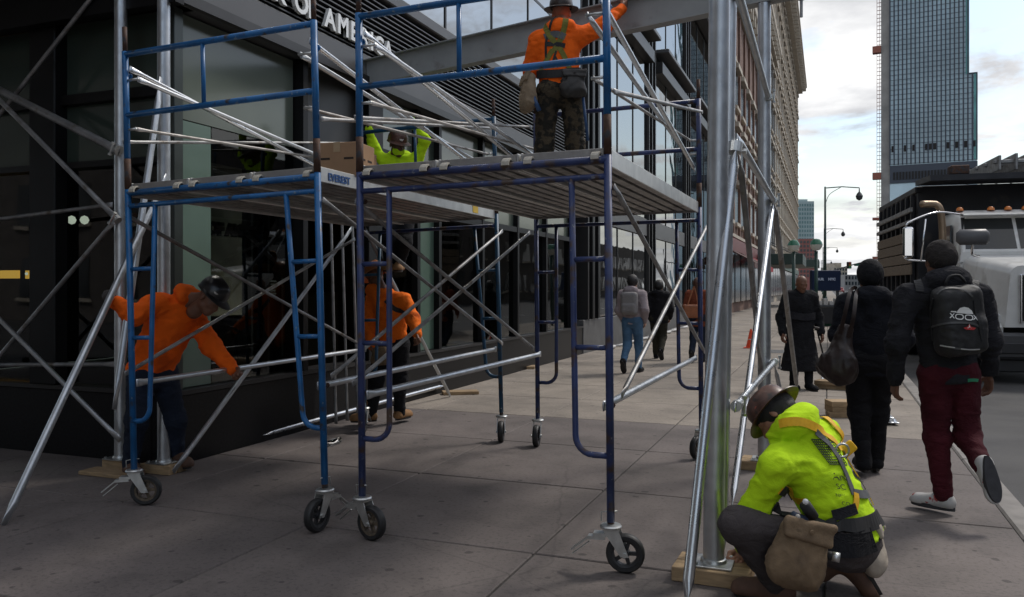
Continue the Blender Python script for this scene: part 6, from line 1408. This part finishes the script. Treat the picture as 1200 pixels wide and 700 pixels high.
for k in range(5): v, f = bevbox(-w2*.8+k*.22, -w2*.8+k*.22+.16, -.45, -.2, .801, .95+.1*(k % 2), .01); build('newspaper_stack', v, f, mat('pale newsprint', (.45, .44, .42), .8), t, True)
v, f = boxg(-w2*.95, w2*.9, -.48, -.44, .1, .718); build('front_panel', v, f, tblack, t, True)
def crate(label, px, py, c_):
    q = PG(px, py); t = thing('crate', label, 'crate', (q[0], q[1], 0)); m = mat('crate '+label[:5], c_, .6)
    for (a_, b_, c2, d2) in ((-.3, .3, -.2, -.18), (-.3, .3, .18, .2), (-.3, -.28, -.179, .179), (.28, .3, -.179, .179)):
        for k in range(3): v, f = boxg(a_, b_, c2, d2, .02+k*.12, .11+k*.12); build('slat', v, f, m, t, True)
    v, f = boxg(-.29, .29, -.19, .19, 0, .018); build('base', v, f, m, t, True)
crate('green plastic crate on the pavement behind the robed man', 967, 382, (.02, .13, .07)); crate('black plastic crate beside the green one', 978, 380, (.02, .02, .02))
# traffic signal on a mast arm
Zt = 70.; q = PZ(1031, HY, Zt); s_ = Zt/FPX; t = thing('traffic_signal', 'traffic signal mast with long arm reaching over the avenue', 'traffic light', (q[0], q[1], RZ), (0, 0, TH))
build('mast', *tubeg([(0, 0, 0), (0, 0, 5.2)], .11, 10), dgrey, t, True, True)
zz = lambda py: CAMH+(HY-py)*s_-RZ
build('arm', *tubeg(resample([(0, 0, zz(304)), (-12*s_, 0, zz(306)), (-30*s_, 0, zz(310)), (-60*s_, 0, zz(319))], .3), .05, 8), dgrey, t, True, True)
for px in (995,):
    x = (px-1031)*s_; hd = build('signal_head', *bevbox(x-.17, x+.17, -.15, .15, zz(315), zz(307), .04), tblack, t, True)
    for k in range(3): build('signal_lens', *latheg([(.11, -.17), (.10, -.19), (.001, -.195)][::-1], 12, 'y', (x, 0, zz(308.6+k*2.4))), mat('signal lens %d' % k, ((.25, .02, .02), (.25, .15, .02), (.02, .2, .08))[k], .3), t, True)
v, f = bevbox((1001-1031)*s_, (1013-1031)*s_, -.03, .03, zz(312), zz(309), .02); build('street_name_plate', v, f, mat('green sign plate', (.015, .12, .07), .5), t, True)
# cars up the avenue
def car(label, px, py, col_, yaw=TH*.0):
    q = PG(px, py, RZ); t = thing('parked_car', label, 'car', (q[0], q[1], RZ), (0, 0, 0), group='cars standing up the avenue'); cm = mat('car paint '+label[:6], col_, .3, coat=.5)
    I_ = np.eye(3); v, f = sdfmesh([[box_((0, 0, .62), I_, (.86, 2.2, .30), .18), box_((0, .3, 1.08), I_, (.70, 1.25, .32), .22)]], .06, .12); build('body', v, f, cm, t, True, True)
    quad_ = lambda nm, p, m: build(nm, p, [(0, 1, 2, 3)], m, t, True)
    quad_('windscreen', [(-.6, -1.02, .98), (.6, -1.02, .98), (.52, -.86, 1.30), (-.52, -.86, 1.30)], tglassm)
    for s in (-1, 1):
        build('headlight', *bevbox(*sorted((s*.5, s*.80)), -2.22, -2.1, .62, .76, .03), mat('headlight lens', (.5, .5, .5), .1), t, True)
        quad_('side_window', [(s*.715, -.7, 1.0), (s*.715, 1.2, 1.0), (s*.66, 1.05, 1.28), (s*.66, -.6, 1.28)], tglassm)
        for y in (-1.35, 1.35): auto_smooth(build('wheel', *latheg([(.03, -.13), (.2, -.12), (.24, -.11), (.32, -.10), (.32, .10), (.24, .12), (.03, .13)], 18, 'x', (s*.78, y, .32)), rubber, t, True, True))
    build('number_plate', *boxg(-.26, .26, -2.225, -2.2, .48, .60), stk_w, t, True)
car('white car facing down the avenue beyond the dump truck', 1003, 352, (.62, .62, .60)); car('silver car behind the white one up the avenue', 1000, 345.5, (.3, .31, .32)); car('red car far up the avenue', 985, 343.5, (.3, .03, .03))
